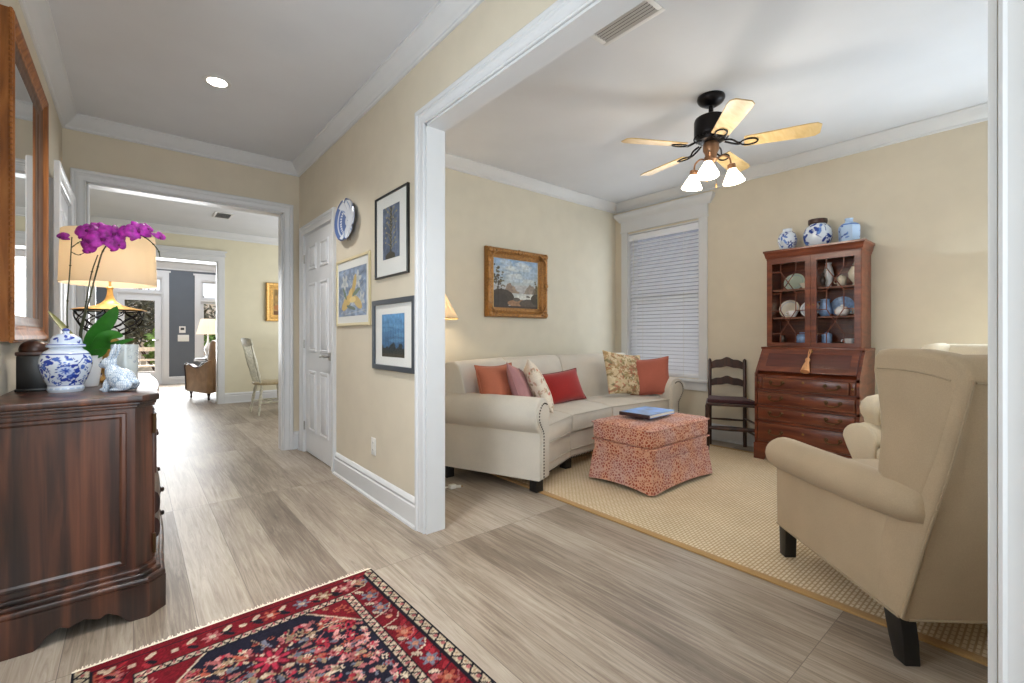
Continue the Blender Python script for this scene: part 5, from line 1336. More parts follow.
for (cx, cz, ax) in ((0, czp + hh - .026, 0), (0, czp - hh + .026, 0), (hw - .026, czp, 1), (-hw + .026, czp, 1)):
    bm = NB()
    for q, r in ((0, .026), (-.04, .018), (.04, .018), (-.072, .012), (.072, .012)):
        vs = bmesh.ops.create_uvsphere(bm, u_segments=10, v_segments=7, radius=r)['verts']
        for v in vs: v.co = Vector((cx + (q if not ax else 0) + v.co.x, -.054 + v.co.y * .55, cz + (q if ax else 0) + v.co.z))
    obj('centre_carving', bm, M['goldframe'], lp, 60)

# ---- end table and lamp in the corner behind the sofa's left arm (mostly hidden by the jamb)
et = thing('end_table', 'small dark wooden end table in the corner behind the left end of the sofa', 'side table', (1.90, 3.41, 0))
bm = NB(); lathe(bm, [(.02, .578), (.165, .580), (.178, .588), (.18, .598), (.175, .610), (.02, .612)], 32); obj('top', bm, M['chairwood'], et)
bm = NB(); lathe(bm, smooth_prof([(.05, .06), (.03, .12), (.022, .25), (.035, .34), (.02, .45), (.03, .58)], 24), 18); obj('pedestal', bm, M['chairwood'], et)
for k in range(3):
    a = R(30 + 120 * k); bm = NB(); tube(bm, curve_pts([(.02 * math.cos(a), .02 * math.sin(a), .12), (.10 * math.cos(a), .10 * math.sin(a), .09), (.18 * math.cos(a), .18 * math.sin(a), .014)], 6), [.02] * 6 + [.014] * 7, 8); obj('foot', bm, M['chairwood'], et)
def empire_shade(bm, r0, r1, z0, z1, seg=40, t=.002):
    lathe(bm, [(r0, z0), (r0 * .80 + r1 * .20 - .01, z0 + (z1 - z0) * .28), (r0 * .5 + r1 * .5 - .012, z0 + (z1 - z0) * .58), (r1, z1), (r1 - t, z1), (r0 * .5 + r1 * .5 - .014, z0 + (z1 - z0) * .58), (r0 * .80 + r1 * .20 - .012, z0 + (z1 - z0) * .28), (r0 - t, z0)], seg, cap=False)
el = thing('table_lamp', 'table lamp with a cream bell shade, just showing past the left jamb', 'lamp', (1.94, 3.405, .612))
bm = NB(); lathe(bm, smooth_prof([(.065, 0), (.07, .02), (.03, .05), (.055, .14), (.075, .24), (.05, .34), (.02, .40), (.014, .46), (.010, .62)], 40), 24); obj('base', bm, M['brass'], el)
bm = NB(); empire_shade(bm, .228, .085, .632, .905); obj('lamp_shade', bm, M['shade'], el, 60)
bm = NB(); tube(bm, [(.227 * math.cos(R(q)), .227 * math.sin(R(q)), .632) for q in range(0, 361, 12)], .004, 6); obj('shade_trim', bm, M['goldliner'], el)
lamp('end_table_lamp_bulb', 'POINT', (1.94, 3.405, .612 + .74), (0, 0, 0), 5, (1, .80, .55), shadow_soft_size=.05)
pc = thing('power_cord', 'small white plug and cord lying on the wood floor beside the left jamb', 'cord', (1.765, 2.80, 0))
bm = NB(); tube(bm, curve_pts([(-.20, .10, .005), (-.10, .05, .005), (-.03, .03, .006), (.0, .01, .012)], 6), .005, 8); obj('cable', bm, M['cord'], pc)
bm = NB(); box(bm, -.025, .025, -.022, .018, 0, .030, bev=.006); tube(bm, [(.02, -.01, .012), (.055, -.03, .012)], .010, 10); obj('plug', bm, M['cord'], pc)
bm = NB(); tube(bm, [(.055, -.03, .012), (.068, -.038, .012)], .004, 6); obj('prong', bm, M['brass'], pc)

# ================================================================== HALL: Persian runner
PW, PL = 1.01, 2.35
cv = Canvas(PW, PL, 203, 471, (28, 26, 40))
CR, RD, NV, PK, OR, BLU, TN, GRN = (192, 176, 150), (112, 20, 30), (26, 24, 32), (164, 92, 92), (164, 80, 60), (104, 110, 122), (150, 128, 98), (84, 86, 64)
rg = random.Random(21)
# field motifs, mirrored about the long axis
for i in range(1250):
    x, y = rg.uniform(.20, PW / 2), rg.uniform(.22, PL - .22); c = rg.choice([PK, RD, OR, BLU, PK, TN, (170, 44, 60), (206, 146, 140), CR]); r = rg.uniform(.009, .020); q = rg.random(); ro = rg.uniform(0, 3)
    for xx, sg in ((x, 1), (PW - x, -1)):
        if q < .3: cv.flower(xx, y, r * 1.15, c, rg.choice([CR, NV, RD]), 6, ro * sg)
        elif q < .75: cv.ell(xx, y, r, r * .5, c, ro * sg)
        else: cv.dia(xx, y, r, r * .7, c)
for i in range(70):
    x, y = rg.uniform(.2, PW / 2), rg.uniform(.22, PL - .22); dx, dy = rg.uniform(-.06, .06), rg.uniform(-.06, .06); c = rg.choice([CR, PK, RD, TN])
    for sg, xx in ((1, x), (-1, PW - x)): cv.line([(xx, y), (xx + sg * dx, y + dy)], .005, c)
for k in range(4):
    yy = .36 + k * .545
    cv.flower(PW / 2, yy, .085, (84, 20, 30), NV, 8); cv.flower(PW / 2, yy, .058, (170, 44, 66), PK, 8); cv.flower(PW / 2, yy, .022, CR, RD, 6)
    for q in range(8):
        a = q * PI / 4; cv.ell(PW / 2 + .11 * math.cos(a), yy + .11 * math.sin(a), .020, .010, [PK, TN, BLU, OR][q % 4], a); cv.line([(PW / 2 + .085 * math.cos(a), yy + .085 * math.sin(a)), (PW / 2 + .16 * math.cos(a + .2), yy + .16 * math.sin(a + .2))], .004, TN)
# red corner pieces
for sx in (0, 1):
    for sy in (0, 1):
        cxx, cyy = (.185 if sx == 0 else PW - .185), (.165 if sy == 0 else PL - .165)
        cv.dia(cxx, cyy, .16, .19, CR); cv.dia(cxx, cyy, .150, .178, RD)
        for j in range(10): cv.flower(cxx + rg.uniform(-.1, .1), cyy + rg.uniform(-.1, .1), rg.uniform(.012, .022), rg.choice([PK, OR, BLU, TN]), RD, 5)
U, Vv = cv.U, cv.V
ex, ey = np.minimum(U, PW - U), np.minimum(Vv, PL - Vv)
dd = np.minimum(ex, ey + .018)
def band(a, b, col): cv.put((dd >= a) & (dd < b), col)
along = np.where(ex < ey + .018, Vv, U)
band(0, .185, RD)
band(.150, .185, NV); band(.154, .181, CR)
zig = ((along / .034) % 1.0); cv.put((dd >= .154) & (dd < .181) & (np.abs((dd - .154) / .027 - np.abs(zig * 2 - 1)) < .20), NV)
cv.put((dd >= .158) & (dd < .177) & (np.abs(zig - .5) < .10), PK)
keep = cv.C.copy()
n1 = int(PL / .10)
for i in range(n1):
    for xx in (.10, PW - .10):
        y = .05 + i * .10 + rg.uniform(-.02, .02); c = rg.choice([OR, PK, BLU, TN, RD, OR]); cv.line([(xx - .045, y - .05), (xx + .02, y - .03), (xx + .045, y + .01)], .005, rg.choice([CR, PK, NV])); cv.ell(xx + rg.uniform(-.03, .03), y + .03, .024, .014, rg.choice([(150, 40, 48), PK, OR]), rg.uniform(0, 3)); cv.flower(xx, y, .036, c, (176, 124, 96), 6, i); cv.ell(xx + .022, y + .05, .022, .010, (150, 36, 44), .8); cv.ell(xx - .022, y + .05, .022, .010, CR, -.8); cv.line([(xx - .04, y + .05), (xx, y + .03), (xx + .04, y + .05)], .004, NV)
n2 = int(PW / .10)
for i in range(n2):
    for yy in (.082, PL - .082):
        x = .06 + i * .10 + rg.uniform(-.02, .02); c = rg.choice([PK, OR, TN, BLU, RD]); cv.ell(x + .04, yy + rg.uniform(-.03, .03), .024, .013, rg.choice([(150, 40, 48), PK, NV]), rg.uniform(0, 3)); cv.flower(x, yy, .034, c, CR, 6, i); cv.ell(x + .05, yy + .02, .020, .009, CR, .8); cv.ell(x + .05, yy - .02, .020, .009, NV, -.8)
inner = dd >= .150
cv.C[inner] = keep[inner]
o2 = (dd < .048) & (ex < ey + .018); cv.put(o2, CR); cv.put((dd < .006) & (ex < ey + .018), NV); cv.put((dd >= .044) & (dd < .049) & (ex < ey + .018), NV)
z2 = (Vv / .052) % 1.0; cv.put(o2 & (np.abs((dd - .008) / .034 - np.abs(z2 * 2 - 1)) < .17) & (dd > .008) & (dd < .042), NV); cv.put(o2 & (dd > .02) & (dd < .032) & (np.abs(z2 - .5) < .14), PK); cv.put(o2 & (dd > .012) & (dd < .024) & (np.abs(z2) < .10), (150, 120, 96))
cv.put((dd >= .049) & (dd < .055), NV); cv.C *= .86; cv.mottle(.16); cv.noise(.10, 40)
pr_ = thing('persian_rug', 'red and navy Persian runner with ivory fringe on the hall floor', 'rug', (.380, .878, 0), R(1.4))
t_ = .008
co = np.stack([cv.U - PW / 2, cv.V - PL / 2, np.full_like(cv.U, t_)], -1)
co2 = co[::50, ::50].copy()
flat_canvas('pile', cv, lambda a, b: np.stack([a - PW / 2, b - PL / 2, np.full_like(a, t_)], -1), M['painted_rug'], pr_)
bm = NB(); box(bm, -PW / 2, PW / 2, -PL / 2, PL / 2, 0, t_ - .0006); obj('backing', bm, M['fringe'], pr_, 0)
for sy in (-1, 1):
    bm = NB(); n = 150
    tube(bm, [(-PW / 2, sy * (PL / 2 + .004), .005), (PW / 2, sy * (PL / 2 + .004), .005)], .0052, 6)
    for i in range(n):
        x = -PW / 2 + (i + .5) * PW / n; j = random.uniform(-.006, .006)
        tube(bm, [(x, sy * PL / 2, .005), (x + j, sy * (PL / 2 + .016), .004), (x + j * 1.8, sy * (PL / 2 + random.uniform(.022, .034)), .003)], [.003, .0026, .0016], 4)
    obj('fringe', bm, M['fringe'], pr_)

# ================================================================== HALL: console, mirror and what stands on it
CY0, CY1, CXW = 2.325, 3.66, XL + .008
cn = thing('console_cabinet', 'dark walnut console cabinet with canted corners standing under the mirror', 'cabinet', (-.17, (CY0 + CY1) / 2, 0))
cox, coy = -.17, (CY0 + CY1) / 2
def plan(o, bow=.012):
    """outline of the cabinet seen from above, grown outwards by o: canted front corners, bowed front"""
    xf = .060 + o; y0, y1 = CY0 - o, CY1 + o; q = .055
    pts = [(CXW, y1), (CXW, y0), (xf - q, y0), (xf, y0 + q)]
    a, b = CY0 + .24, CY1 - .24
    pts += [(xf, a - .03), (xf + .004, a)]
    for i in range(1, 12):
        u = i / 12; pts.append((xf + .004 + bow * math.sin(PI * u), a + (b - a) * u))
    pts += [(xf + .004, b), (xf, b + .03), (xf, y1 - q), (xf - q, y1)]
    return [(x - cox, y - coy) for x, y in pts]
def slabz(bm, o, z0, z1, bev=0, seg=2, bow=.012): prism(bm, plan(o, bow), z0, z1, lambda u, v, d: (u, v, d), bev, seg)
bm = NB(); slabz(bm, 0, .155, .825); obj('carcass', bm, M['walnut'], cn, 30)
bm = NB(); slabz(bm, .006, .815, .828, .003); slabz(bm, .013, .826, .840, .004); slabz(bm, .022, .838, .865, .007, 3); obj('top', bm, M['walnut'], cn, 30)
bm = NB(); slabz(bm, .012, .165, .185, .005); slabz(bm, .026, .148, .168, .006, 3); slabz(bm, .040, .126, .152, .009, 3); obj('base_moulding', bm, M['walnut'], cn, 30)
bm = NB()
po = plan(.042); npl = len(po)
# plinth with shaped apron: ends and front
def apron(pts, cut):
    L = 0; acc = [0]
    for p, q in zip(pts, pts[1:]): L += math.hypot(q[0] - p[0], q[1] - p[1]); acc.append(L)
    def at(t):
        for i in range(len(acc) - 1):
            if t <= acc[i + 1] + 1e-9:
                k = (t - acc[i]) / max(1e-9, acc[i + 1] - acc[i]); return (pts[i][0] + (pts[i + 1][0] - pts[i][0]) * k, pts[i][1] + (pts[i + 1][1] - pts[i][1]) * k, i)
        return (*pts[-1], len(pts) - 2)
    ts = sorted(set([i * L / 80 for i in range(81)] + acc)); prev = None
    fs = []
    for t in ts:
        x, y, i = at(t); d = Vector((pts[i + 1][0] - pts[i][0], pts[i + 1][1] - pts[i][1])).normalized(); n = Vector((-d.y, d.x)) * .022
        zb = cut(t, L)
        cur = [bm.verts.new((x, y, zb)), bm.verts.new((x, y, .130)), bm.verts.new((x + n.x, y + n.y, .130)), bm.verts.new((x + n.x, y + n.y, zb))]
        if prev:
            for a in range(4): fs.append(bm.faces.new((prev[a], prev[(a + 1) % 4], cur[(a + 1) % 4], cur[a])))
        else: fs.append(bm.faces.new(cur))
        prev = cur
    fs.append(bm.faces.new(prev[::-1])); bmesh.ops.recalc_face_normals(bm, faces=fs)
def cutf(t, L, a=.16):
    m = min(t, L - t)
    if m < a: return 0.0
    if m < a + .05: return .045 * (1 - math.cos(PI * (m - a) / .05)) / 2
    if m < a + .09: return .045 + .012 * math.sin(PI * (m - a - .05) / .04)
    return .045 + .020 * min(1, (m - a - .09) / .05)
apron(po[1:4], lambda t, L: cutf(t, L, .13)); apron(po[3:npl - 1], lambda t, L: cutf(t, L, .17)); apron([po[npl - 2], po[npl - 1], po[0]], lambda t, L: cutf(t, L, .13))
obj('bracket_plinth', bm, M['walnut'], cn, 30)
# end panels, canted-corner hinges
for (y, s) in ((CY0, -1), (CY1, 1)):
    bm = NB(); f = lambda u, v, d: (u - cox, y + s * d - coy, v)
    sweep(bm, [(CXW + .004, .205), (-.02, .205), (-.02, .80), (CXW + .004, .80)], [(0, 0), (.004, .005), (.014, .006), (.022, 0)], f, True, 1)
    obj('end_panel_moulding', bm, M['walnut'], cn, 30)
# front: two bowed doors over two swelling drawers between plain side bays
def frontpts(u0, u1, off, n=12): # along y
    a, b = CY0 + .24, CY1 - .24; out = []
    for i in range(n + 1):
        y = u0 + (u1 - u0) * i / n; u = min(1, max(0, (y - a) / (b - a))); out.append((.060 + .004 + .012 * math.sin(PI * u) + off - cox, y - coy))
    return out
def bowed(bm, u0, u1, z0, z1, off, bulge=0.0, n=12, m=8):
    A, B = [], []
    for j in range(m + 1):
        v = j / m; bz = bulge * math.sqrt(max(0, 1 - (2 * v - 1) ** 2))
        A.append([bm.verts.new((x + bz, y, z0 + (z1 - z0) * v)) for x, y in frontpts(u0, u1, off, n)]); B.append([bm.verts.new((x - .02, y, z0 + (z1 - z0) * v)) for x, y in frontpts(u0, u1, off, n)])
    fs = []
    for j in range(m):
        for i in range(n): fs.append(bm.faces.new((A[j][i], A[j][i + 1], A[j + 1][i + 1], A[j + 1][i]))); fs.append(bm.faces.new((B[j][i], B[j + 1][i], B[j + 1][i + 1], B[j][i + 1])))
        fs.append(bm.faces.new((A[j][0], A[j + 1][0], B[j + 1][0], B[j][0]))); fs.append(bm.faces.new((A[j][n], B[j][n], B[j + 1][n], A[j + 1][n])))
    for i in range(n): fs.append(bm.faces.new((A[0][i], B[0][i], B[0][i + 1], A[0][i + 1]))); fs.append(bm.faces.new((A[m][i], A[m][i + 1], B[m][i + 1], B[m][i])))
    bmesh.ops.recalc_face_normals(bm, faces=fs)
def knob(bm, x, y, z): lathe(bm, [(.016, 0), (.016, .004), (.010, .008), (.012, .013), (.008, .018), (.002, .019)], 14, (x - cox, y - coy, z), True, Vector((1, 0, 0)).to_track_quat('Z', 'Y').to_matrix())
for (z0, z1) in ((.195, .295), (.303, .410)):
    bm = NB(); bowed(bm, CY0 + .25, CY1 - .25, z0, z1, .006, .022); d = obj('drawer', bm, M['walnut'], cn, 40)
    for yy in (CY0 + .45, CY1 - .45):
        bm = NB(); knob(bm, .060 + .004 + .012 * math.sin(PI * (yy - CY0 - .24) / (CY1 - CY0 - .48)) + .024, yy, (z0 + z1) / 2); obj('knob', bm, M['walnut'], d)
for (u0, u1) in ((CY0 + .25, coy - .002), (coy + .002, CY1 - .25)):
    bm = NB(); bowed(bm, u0, u1, .425, .800, .006); d = obj('door', bm, M['walnut'], cn, 40)
    bm = NB(); bowed(bm, u0 + .06, u1 - .06, .475, .750, .014); obj('raised_panel', bm, M['walnut'], d, 40)
    yy = u1 - .03 if u1 < coy else u0 + .03
    bm = NB(); knob(bm, .060 + .004 + .012 * math.sin(PI * (yy - CY0 - .24) / (CY1 - CY0 - .48)) + .006, yy, .60); obj('knob', bm, M['walnut'], d)
for (u0, u1) in ((CY0 + .065, CY0 + .20), (CY1 - .20, CY1 - .065)):
    bm = NB(); box(bm, .058 - cox, .068 - cox, u0 - coy, u1 - coy, .19, .80, bev=.003); d = obj('side_door', bm, M['walnut'], cn, 30)
    for z in (.25, .74):
        bm = NB(); yh = (u0 - .012 if u0 < coy else u1 + .012) - coy; tube(bm, [(.066 - cox, yh, z - .04), (.066 - cox, yh, z + .04)], .006, 8); obj('hinge', bm, M['bronze_pull'], d)

# ---- mirror on the left wall
MY0, MY1, MZ0, MZ1 = 2.70, 3.68, 1.075, 2.42
mr = thing('wall_mirror', 'large golden brown wood-framed mirror hanging above the console cabinet', 'mirror', (XL, (MY0 + MY1) / 2, MZ0))
fnM = lambda u, v, h: (h, u - (MY0 + MY1) / 2, v - MZ0)
fwid = .115
frame_on(mr, fnM, MY0 + fwid, MY1 - fwid, MZ0 + fwid, MZ1 - fwid, [(.045, .004), (.045, .020), (.055, .026), (.066, .024), (.085, .034), (.096, .040), (.108, .040), (.115, .034), (.115, 0), (.045, 0)], M['mirrorwood'])
frame_on(mr, fnM, MY0 + fwid, MY1 - fwid, MZ0 + fwid, MZ1 - fwid, [(0, .004), (0, .010), (.010, .014), (.030, .016), (.046, .024), (.046, .004)], M['mirror_inner'], 'inner_slip')
bm = NB()     # beaded outer edge
def beads(p, q):
    p, q = Vector(p), Vector(q); L = (q - p).length; n = int(L / .022)
    for i in range(n):
        c = p.lerp(q, (i + .5) / n); d = (q - p).normalized() * .007
        a = fnM(c.x - d.x, c.y - d.y, .030); b = fnM(c.x + d.x, c.y + d.y, .030); tube(bm, [a, b], .0065, 6)
o_ = .004
beads((MY0 - .0, MZ0), (MY0 - .0, MZ1)); beads((MY1, MZ0), (MY1, MZ1)); beads((MY0, MZ1), (MY1, MZ1)); beads((MY0, MZ0), (MY1, MZ0))
obj('beaded_edge', bm, M['mirrorwood'], mr, 50)
bm = NB(); prism(bm, [(MY0 + fwid - .004, MZ0 + fwid - .004), (MY1 - fwid + .004, MZ0 + fwid - .004), (MY1 - fwid + .004, MZ1 - fwid + .004), (MY0 + fwid - .004, MZ1 - fwid + .004)], .005, .009, fnM)
obj('mirror_glass', bm, M['mirror'], mr, 0)

TZ = .865
# ginger jar
gj = thing('ginger_jar', 'blue and white porcelain ginger jar with domed lid on the near end of the console', 'jar', (-.218, 2.675, TZ))
cv = Canvas(.52, .27, 160, 90, (216, 226, 240), True); rg = random.Random(2)
D1, D2 = (36, 62, 158), (70, 104, 190)
for i in range(170):
    x, y = rg.uniform(0, .52), rg.uniform(.045, .205); c = D1 if rg.random() < .65 else D2; r = rg.uniform(.006, .014)
    if rg.random() < .7: cv.ell(x, y, r, r * .55, c, rg.uniform(0, 3))
    else: cv.flower(x, y, r * 1.1, c, (216, 226, 240), 5, rg.uniform(0, 1))
for k in range(12):
    x = k * .0433; y = .075 + .05 * (k % 3); cv.ell(x, y, .016, .009, D1, k * 1.1); cv.ell(x + .018, y + .02, .014, .008, D2, k * .7 + 1); cv.ell(x - .012, y + .03, .012, .007, D1, k * 1.9)
for k in range(5):
    x = k * .104 + .06; cv.line([(x - .05, .06), (x - .03, .11), (x - .045, .16), (x - .02, .2)], .0035, D1)
for x in (.395, .13, .27): cv.flower(x, .125, .036, D1, D1, 12, .2); cv.ell(x, .125, .026, .026, (190, 206, 236)); cv.flower(x, .125, .020, D2, (190, 206, 236), 8); cv.ell(x, .125, .006, .006, D1)
cv.rect(0, .52, .218, .224, D1); cv.rect(0, .52, .038, .042, D1)
for k in range(16): cv.ell(k * .0325, .021, .012, .006, (176, 194, 222))
lathe_canvas('body', cv, smooth_prof([(.054, 0), (.058, .012), (.057, .030), (.070, .062), (.082, .105), (.083, .130), (.072, .162), (.054, .178), (.050, .186)], 50), M['painted_gloss'], gj)
cv = Canvas(.36, .16, 120, 60, (204, 218, 240), True)
for i in range(40): cv.ell(rg.uniform(0, .36), rg.uniform(.045, .13), rg.uniform(.006, .014), rg.uniform(.003, .008), D1 if rg.random() < .7 else D2, rg.uniform(0, 3))
cv.rect(0, .36, .025, .030, D1); cv.rect(0, .36, .136, .16, D1)
lathe_canvas('lid', cv, smooth_prof([(.050, .184), (.061, .187), (.061, .198), (.052, .202), (.046, .224), (.026, .240), (.012, .244), (.010, .250), (.013, .258), (.008, .264), (.002, .266)], 44), M['painted_gloss'], gj)
# dark box behind it
bx = thing('tea_caddy', 'dark wooden box with a domed brown lid behind the ginger jar', 'box', (-.325, 2.815, TZ))
bm = NB(); box(bm, -.05, .05, -.05, .05, .006, .150, bev=.004); box(bm, -.054, .054, -.054, .054, 0, .012, bev=.003); obj('body', bm, M['black'], bx)
bm = NB(); box(bm, -.053, .053, -.053, .053, .150, .166, bev=.003); lathe(bm, smooth_prof([(.048, .165), (.050, .175), (.044, .196), (.024, .212), (.003, .216)], 18), 24); obj('lid', bm, M['chairwood'], bx)
# orchid
oc = thing('potted_orchid', 'magenta moth orchid with three tall stems in a white pot behind the ginger jar', 'orchid', (-.165, 2.865, TZ))
oo = Vector((-.165, 2.865, TZ))
bm = NB(); lathe(bm, smooth_prof([(.036, 0), (.042, .01), (.050, .08), (.054, .135), (.056, .142), (.050, .142), (.047, .125), (.02, .122), (.003, .122)], 40), 28); obj('pot', bm, M['white_cer'], oc)
bm = NB(); lathe(bm, [(.047, .120), (.04, .134), (.02, .140), (.003, .141)], 20); obj('moss', bm, M['moss'], oc)
def leaf(ctrl, w, mat, cup=.25, twist=(0, 0, 1)):
    pts = curve_pts([Vector(p) - oo for p in ctrl], 7); n = len(pts); bm = NB(); rows = []
    for i, p in enumerate(pts):
        t = i / (n - 1); tan = (pts[min(n - 1, i + 1)] - pts[max(0, i - 1)]).normalized(); side = tan.cross(Vector(twist)).normalized(); up = side.cross(tan)
        hw = w * (math.sin(PI * min(1, t * .93 + .07)) ** .6) * (.55 + .45 * min(1, t * 2.2))
        rows.append([bm.verts.new(p + side * (hw * q) + up * (cup * hw * abs(q) + o)) for o in (.0012, -.0012) for q in (-1, -.5, 0, .5, 1)])
    for a, b in zip(rows, rows[1:]):
        for k in range(4): bm.faces.new((a[k], a[k + 1], b[k + 1], b[k])); bm.faces.new((a[5 + k], b[5 + k], b[6 + k], a[6 + k]))
        bm.faces.new((a[0], b[0], b[5], a[5])); bm.faces.new((a[4], a[9], b[9], b[4]))
    bm.faces.new((rows[0][0], rows[0][5], rows[0][6], rows[0][7], rows[0][8], rows[0][9], rows[0][4], rows[0][3], rows[0][2], rows[0][1])); r = rows[-1]; bm.faces.new((r[0], r[1], r[2], r[3], r[4], r[9], r[8], r[7], r[6], r[5]))
    bmesh.ops.recalc_face_normals(bm, faces=bm.faces); return obj('leaf', bm, mat, oc, 60)
camd = (.45, -.85, .25)
leaf([(-.168, 2.869, .995), (-.150, 2.842, 1.075), (-.092, 2.800, 1.170), (-.058, 2.770, 1.236)], .034, M['greenleaf'], .2, camd)
leaf([(-.160, 2.865, .995), (-.120, 2.830, 1.068), (-.080, 2.790, 1.098), (-.036, 2.760, 1.096)], .030, M['greenleaf'], .2, camd)
leaf([(-.155, 2.862, .992), (-.104, 2.816, 1.040), (-.048, 2.769, 1.066), (.004, 2.728, 1.084)], .013, M['greenleaf'], .3, camd)
leaf([(-.160, 2.862, .992), (-.142, 2.845, 1.010), (-.118, 2.825, 1.022), (-.092, 2.806, 1.040)], .022, M['greenleaf'], .2, camd)
leaf([(-.175, 2.872, .992), (-.210, 2.90, 1.075), (-.258, 2.94, 1.15), (-.303, 2.981, 1.213)], .014, M['oldleaf'], .2, camd)
def stem(ctrl, r0=.0036, r1=.0022, n=8):
    pts = curve_pts([Vector(p) - oo for p in ctrl], n); m = len(pts); bm = NB(); tube(bm, pts, [r0 + (r1 - r0) * i / (m - 1) for i in range(m)], 7)
    for i in range(4, m - 3, 7): lathe(bm, [(r0 * .9, -.003), (r0 * 1.5, 0), (r0 * .9, .003)], 7, pts[i])
    return obj('flower_stem', bm, M['stem'], oc)
st1 = stem([(-.185, 2.880, .99), (-.228, 2.925, 1.10), (-.235, 2.925, 1.217), (-.225, 2.916, 1.402), (-.218, 2.910, 1.554)])
st2 = stem([(-.17, 2.87, .99), (-.190, 2.889, 1.102), (-.172, 2.872, 1.217), (-.150, 2.854, 1.379), (-.126, 2.834, 1.471)])
st3 = stem([(-.165, 2.865, .99), (-.184, 2.884, 1.102), (-.161, 2.863, 1.24), (-.129, 2.837, 1.402), (-.108, 2.819, 1.489), (-.076, 2.792, 1.540), (-.030, 2.754, 1.577), (.023, 2.710, 1.563), (.059, 2.681, 1.535), (.087, 2.657, 1.494), (.094, 2.651, 1.462)])
stem([(-.221, 2.913, 1.503), (-.203, 2.898, 1.521), (-.186, 2.884, 1.535)], .0022, .0016); stem([(-.221, 2.913, 1.485), (-.196, 2.892, 1.471), (-.175, 2.875, 1.480)], .0022, .0016)
def bloom(p, s, d, roll, half=False):
    """moth orchid: two broad side petals, three sepals, lip; faces along d"""
    bm = NB(); q = Vector(d).normalized().to_track_quat('Z', 'Y').to_matrix(); rz = Matrix.Rotation(roll, 3, 'Z'); o = Vector(p) - oo
    spec = [(.12, 1.0, 1.15), (PI - .12, 1.0, 1.15), (PI / 2, 1.0, .62), (PI / 2 + 2.2, .98, .58), (PI / 2 - 2.2, .98, .58)]
    for k, (a, L, w) in enumerate(spec):
        if half and k in (1, 3): continue
        n = 6; top, bot = [], []
        for i in range(n + 1):
            t = i / n; wd = w * .52 * s * math.sin(PI * min(1, .12 + t * .84)) ** .7; r = s * L * t
            for row, off in ((top, .0012), (bot, -.0012)):
                row.append([bm.verts.new(q @ (rz @ (Matrix.Rotation(a, 3, 'Z') @ Vector((r, wd * e, .16 * s * math.sin(PI * t) - .18 * s * t * t + .05 * s * (1 - abs(e)) + off + .0016 * (k > 1) * -1)))) + o) for e in (-1, 0, 1)])
        for row, fl in ((top, 0), (bot, 1)):
            for x, y in zip(row, row[1:]):
                for e in (0, 1):
                    f = (x[e], x[e + 1], y[e + 1], y[e]); bm.faces.new(f[::-1] if not fl else f)
        for x, y, u, v in zip(top, top[1:], bot, bot[1:]): bm.faces.new((x[0], y[0], v[0], u[0])); bm.faces.new((x[2], u[2], v[2], y[2]))
    bmesh.ops.recalc_face_normals(bm, faces=bm.faces)
    fl = obj('flower', bm, M['petal'], oc, 70)
    bm = NB(); m3 = q.to_3x3() if hasattr(q, 'to_3x3') else q
    lathe(bm, [(s * .02, .002), (s * .12, .10 * s), (s * .16, .2 * s), (s * .06, .32 * s), (.0006, .34 * s)], 8, o, True, m3); obj('lip', bm, M['petal_dark'], fl)
FA = (.35, -.90, .12)
bloom((-.251, 2.872, 1.538), .034, (-.5, -.7, .3), .6, True)
for p, s, d, r in (((-.160, 2.812, 1.570), .046, (-.2, -.9, .3), .2), ((-.123, 2.842, 1.592), .048, (.1, -.8, .5), .5), ((-.106, 2.760, 1.530), .060, (.05, -1, .1), .1), ((-.072, 2.760, 1.560), .052, (.4, -.9, .1), -.3), ((-.150, 2.800, 1.520), .042, (-.4, -.9, -.1), .9), ((-.055, 2.765, 1.515), .040, (.6, -.8, -.2), .4),
                   ((-.012, 2.745, 1.578), .046, (-.1, -.9, .3), .1), ((.018, 2.690, 1.574), .052, (.2, -1, .1), .4), ((.048, 2.700, 1.590), .038, (.6, -.7, .4), .8)): bloom(p, s, d, r)
bloom((-.148, 2.780, 1.474), .032, (-.3, -.9, -.3), 1.4, True); bloom((.093, 2.652, 1.548), .036, (.6, -.8, .2), 1.0, True)
# table lamp with wire bowl base
LP = Vector((-.092, 3.10, TZ))
tl_ = thing('table_lamp', 'gold lamp with a drum shade and open black wire bowl, behind the orchid', 'lamp', LP)
bm = NB(); lathe(bm, smooth_prof([(.052, 0), (.054, .012), (.042, .020), (.030, .04), (.034, .09), (.040, .13), (.026, .155), (.020, .18), (.032, .20), (.034, .215), (.018, .225), (.012, .235)], 50), 24)
for k in range(12):
    a = 2 * PI * k / 12; tube(bm, [(.033 * math.cos(a), .033 * math.sin(a), .045), (.039 * math.cos(a), .039 * math.sin(a), .13)], .004, 5)
obj('pedestal', bm, M['gold'], tl_, 50)
bm = NB()
def bowl_pt(t, a): # t 0 at foot, 1 at rim
    r = .018 + .118 * math.sin(t * PI / 2) ** .8; return Vector((r * math.cos(a), r * math.sin(a), .232 + .128 * t ** 1.5))
for k in range(11):
    for s in (-1, 1):
        tube(bm, [bowl_pt(i / 12, 2 * PI * k / 11 + s * (.285 * (1 - math.cos(i / 12 * PI * 3)) * .5 * 2)) for i in range(13)], .0028, 5)
for tt_ in (1.0, .02): tube(bm, [bowl_pt(tt_, 2 * PI * i / 36) for i in range(37)], .0036, 6)
obj('wire_bowl', bm, M['darkmetal'], tl_, 60)
bm = NB(); lathe(bm, smooth_prof([(.002, .362), (.138, .362), (.139, .368), (.100, .376), (.055, .388), (.026, .410), (.014, .440), (.012, .470), (.016, .476), (.010, .484)], 40), 32); obj('dome_cap', bm, M['gold'], tl_, 50)
bm = NB(); r0, r1, z0, z1 = .190, .182, .494, .752
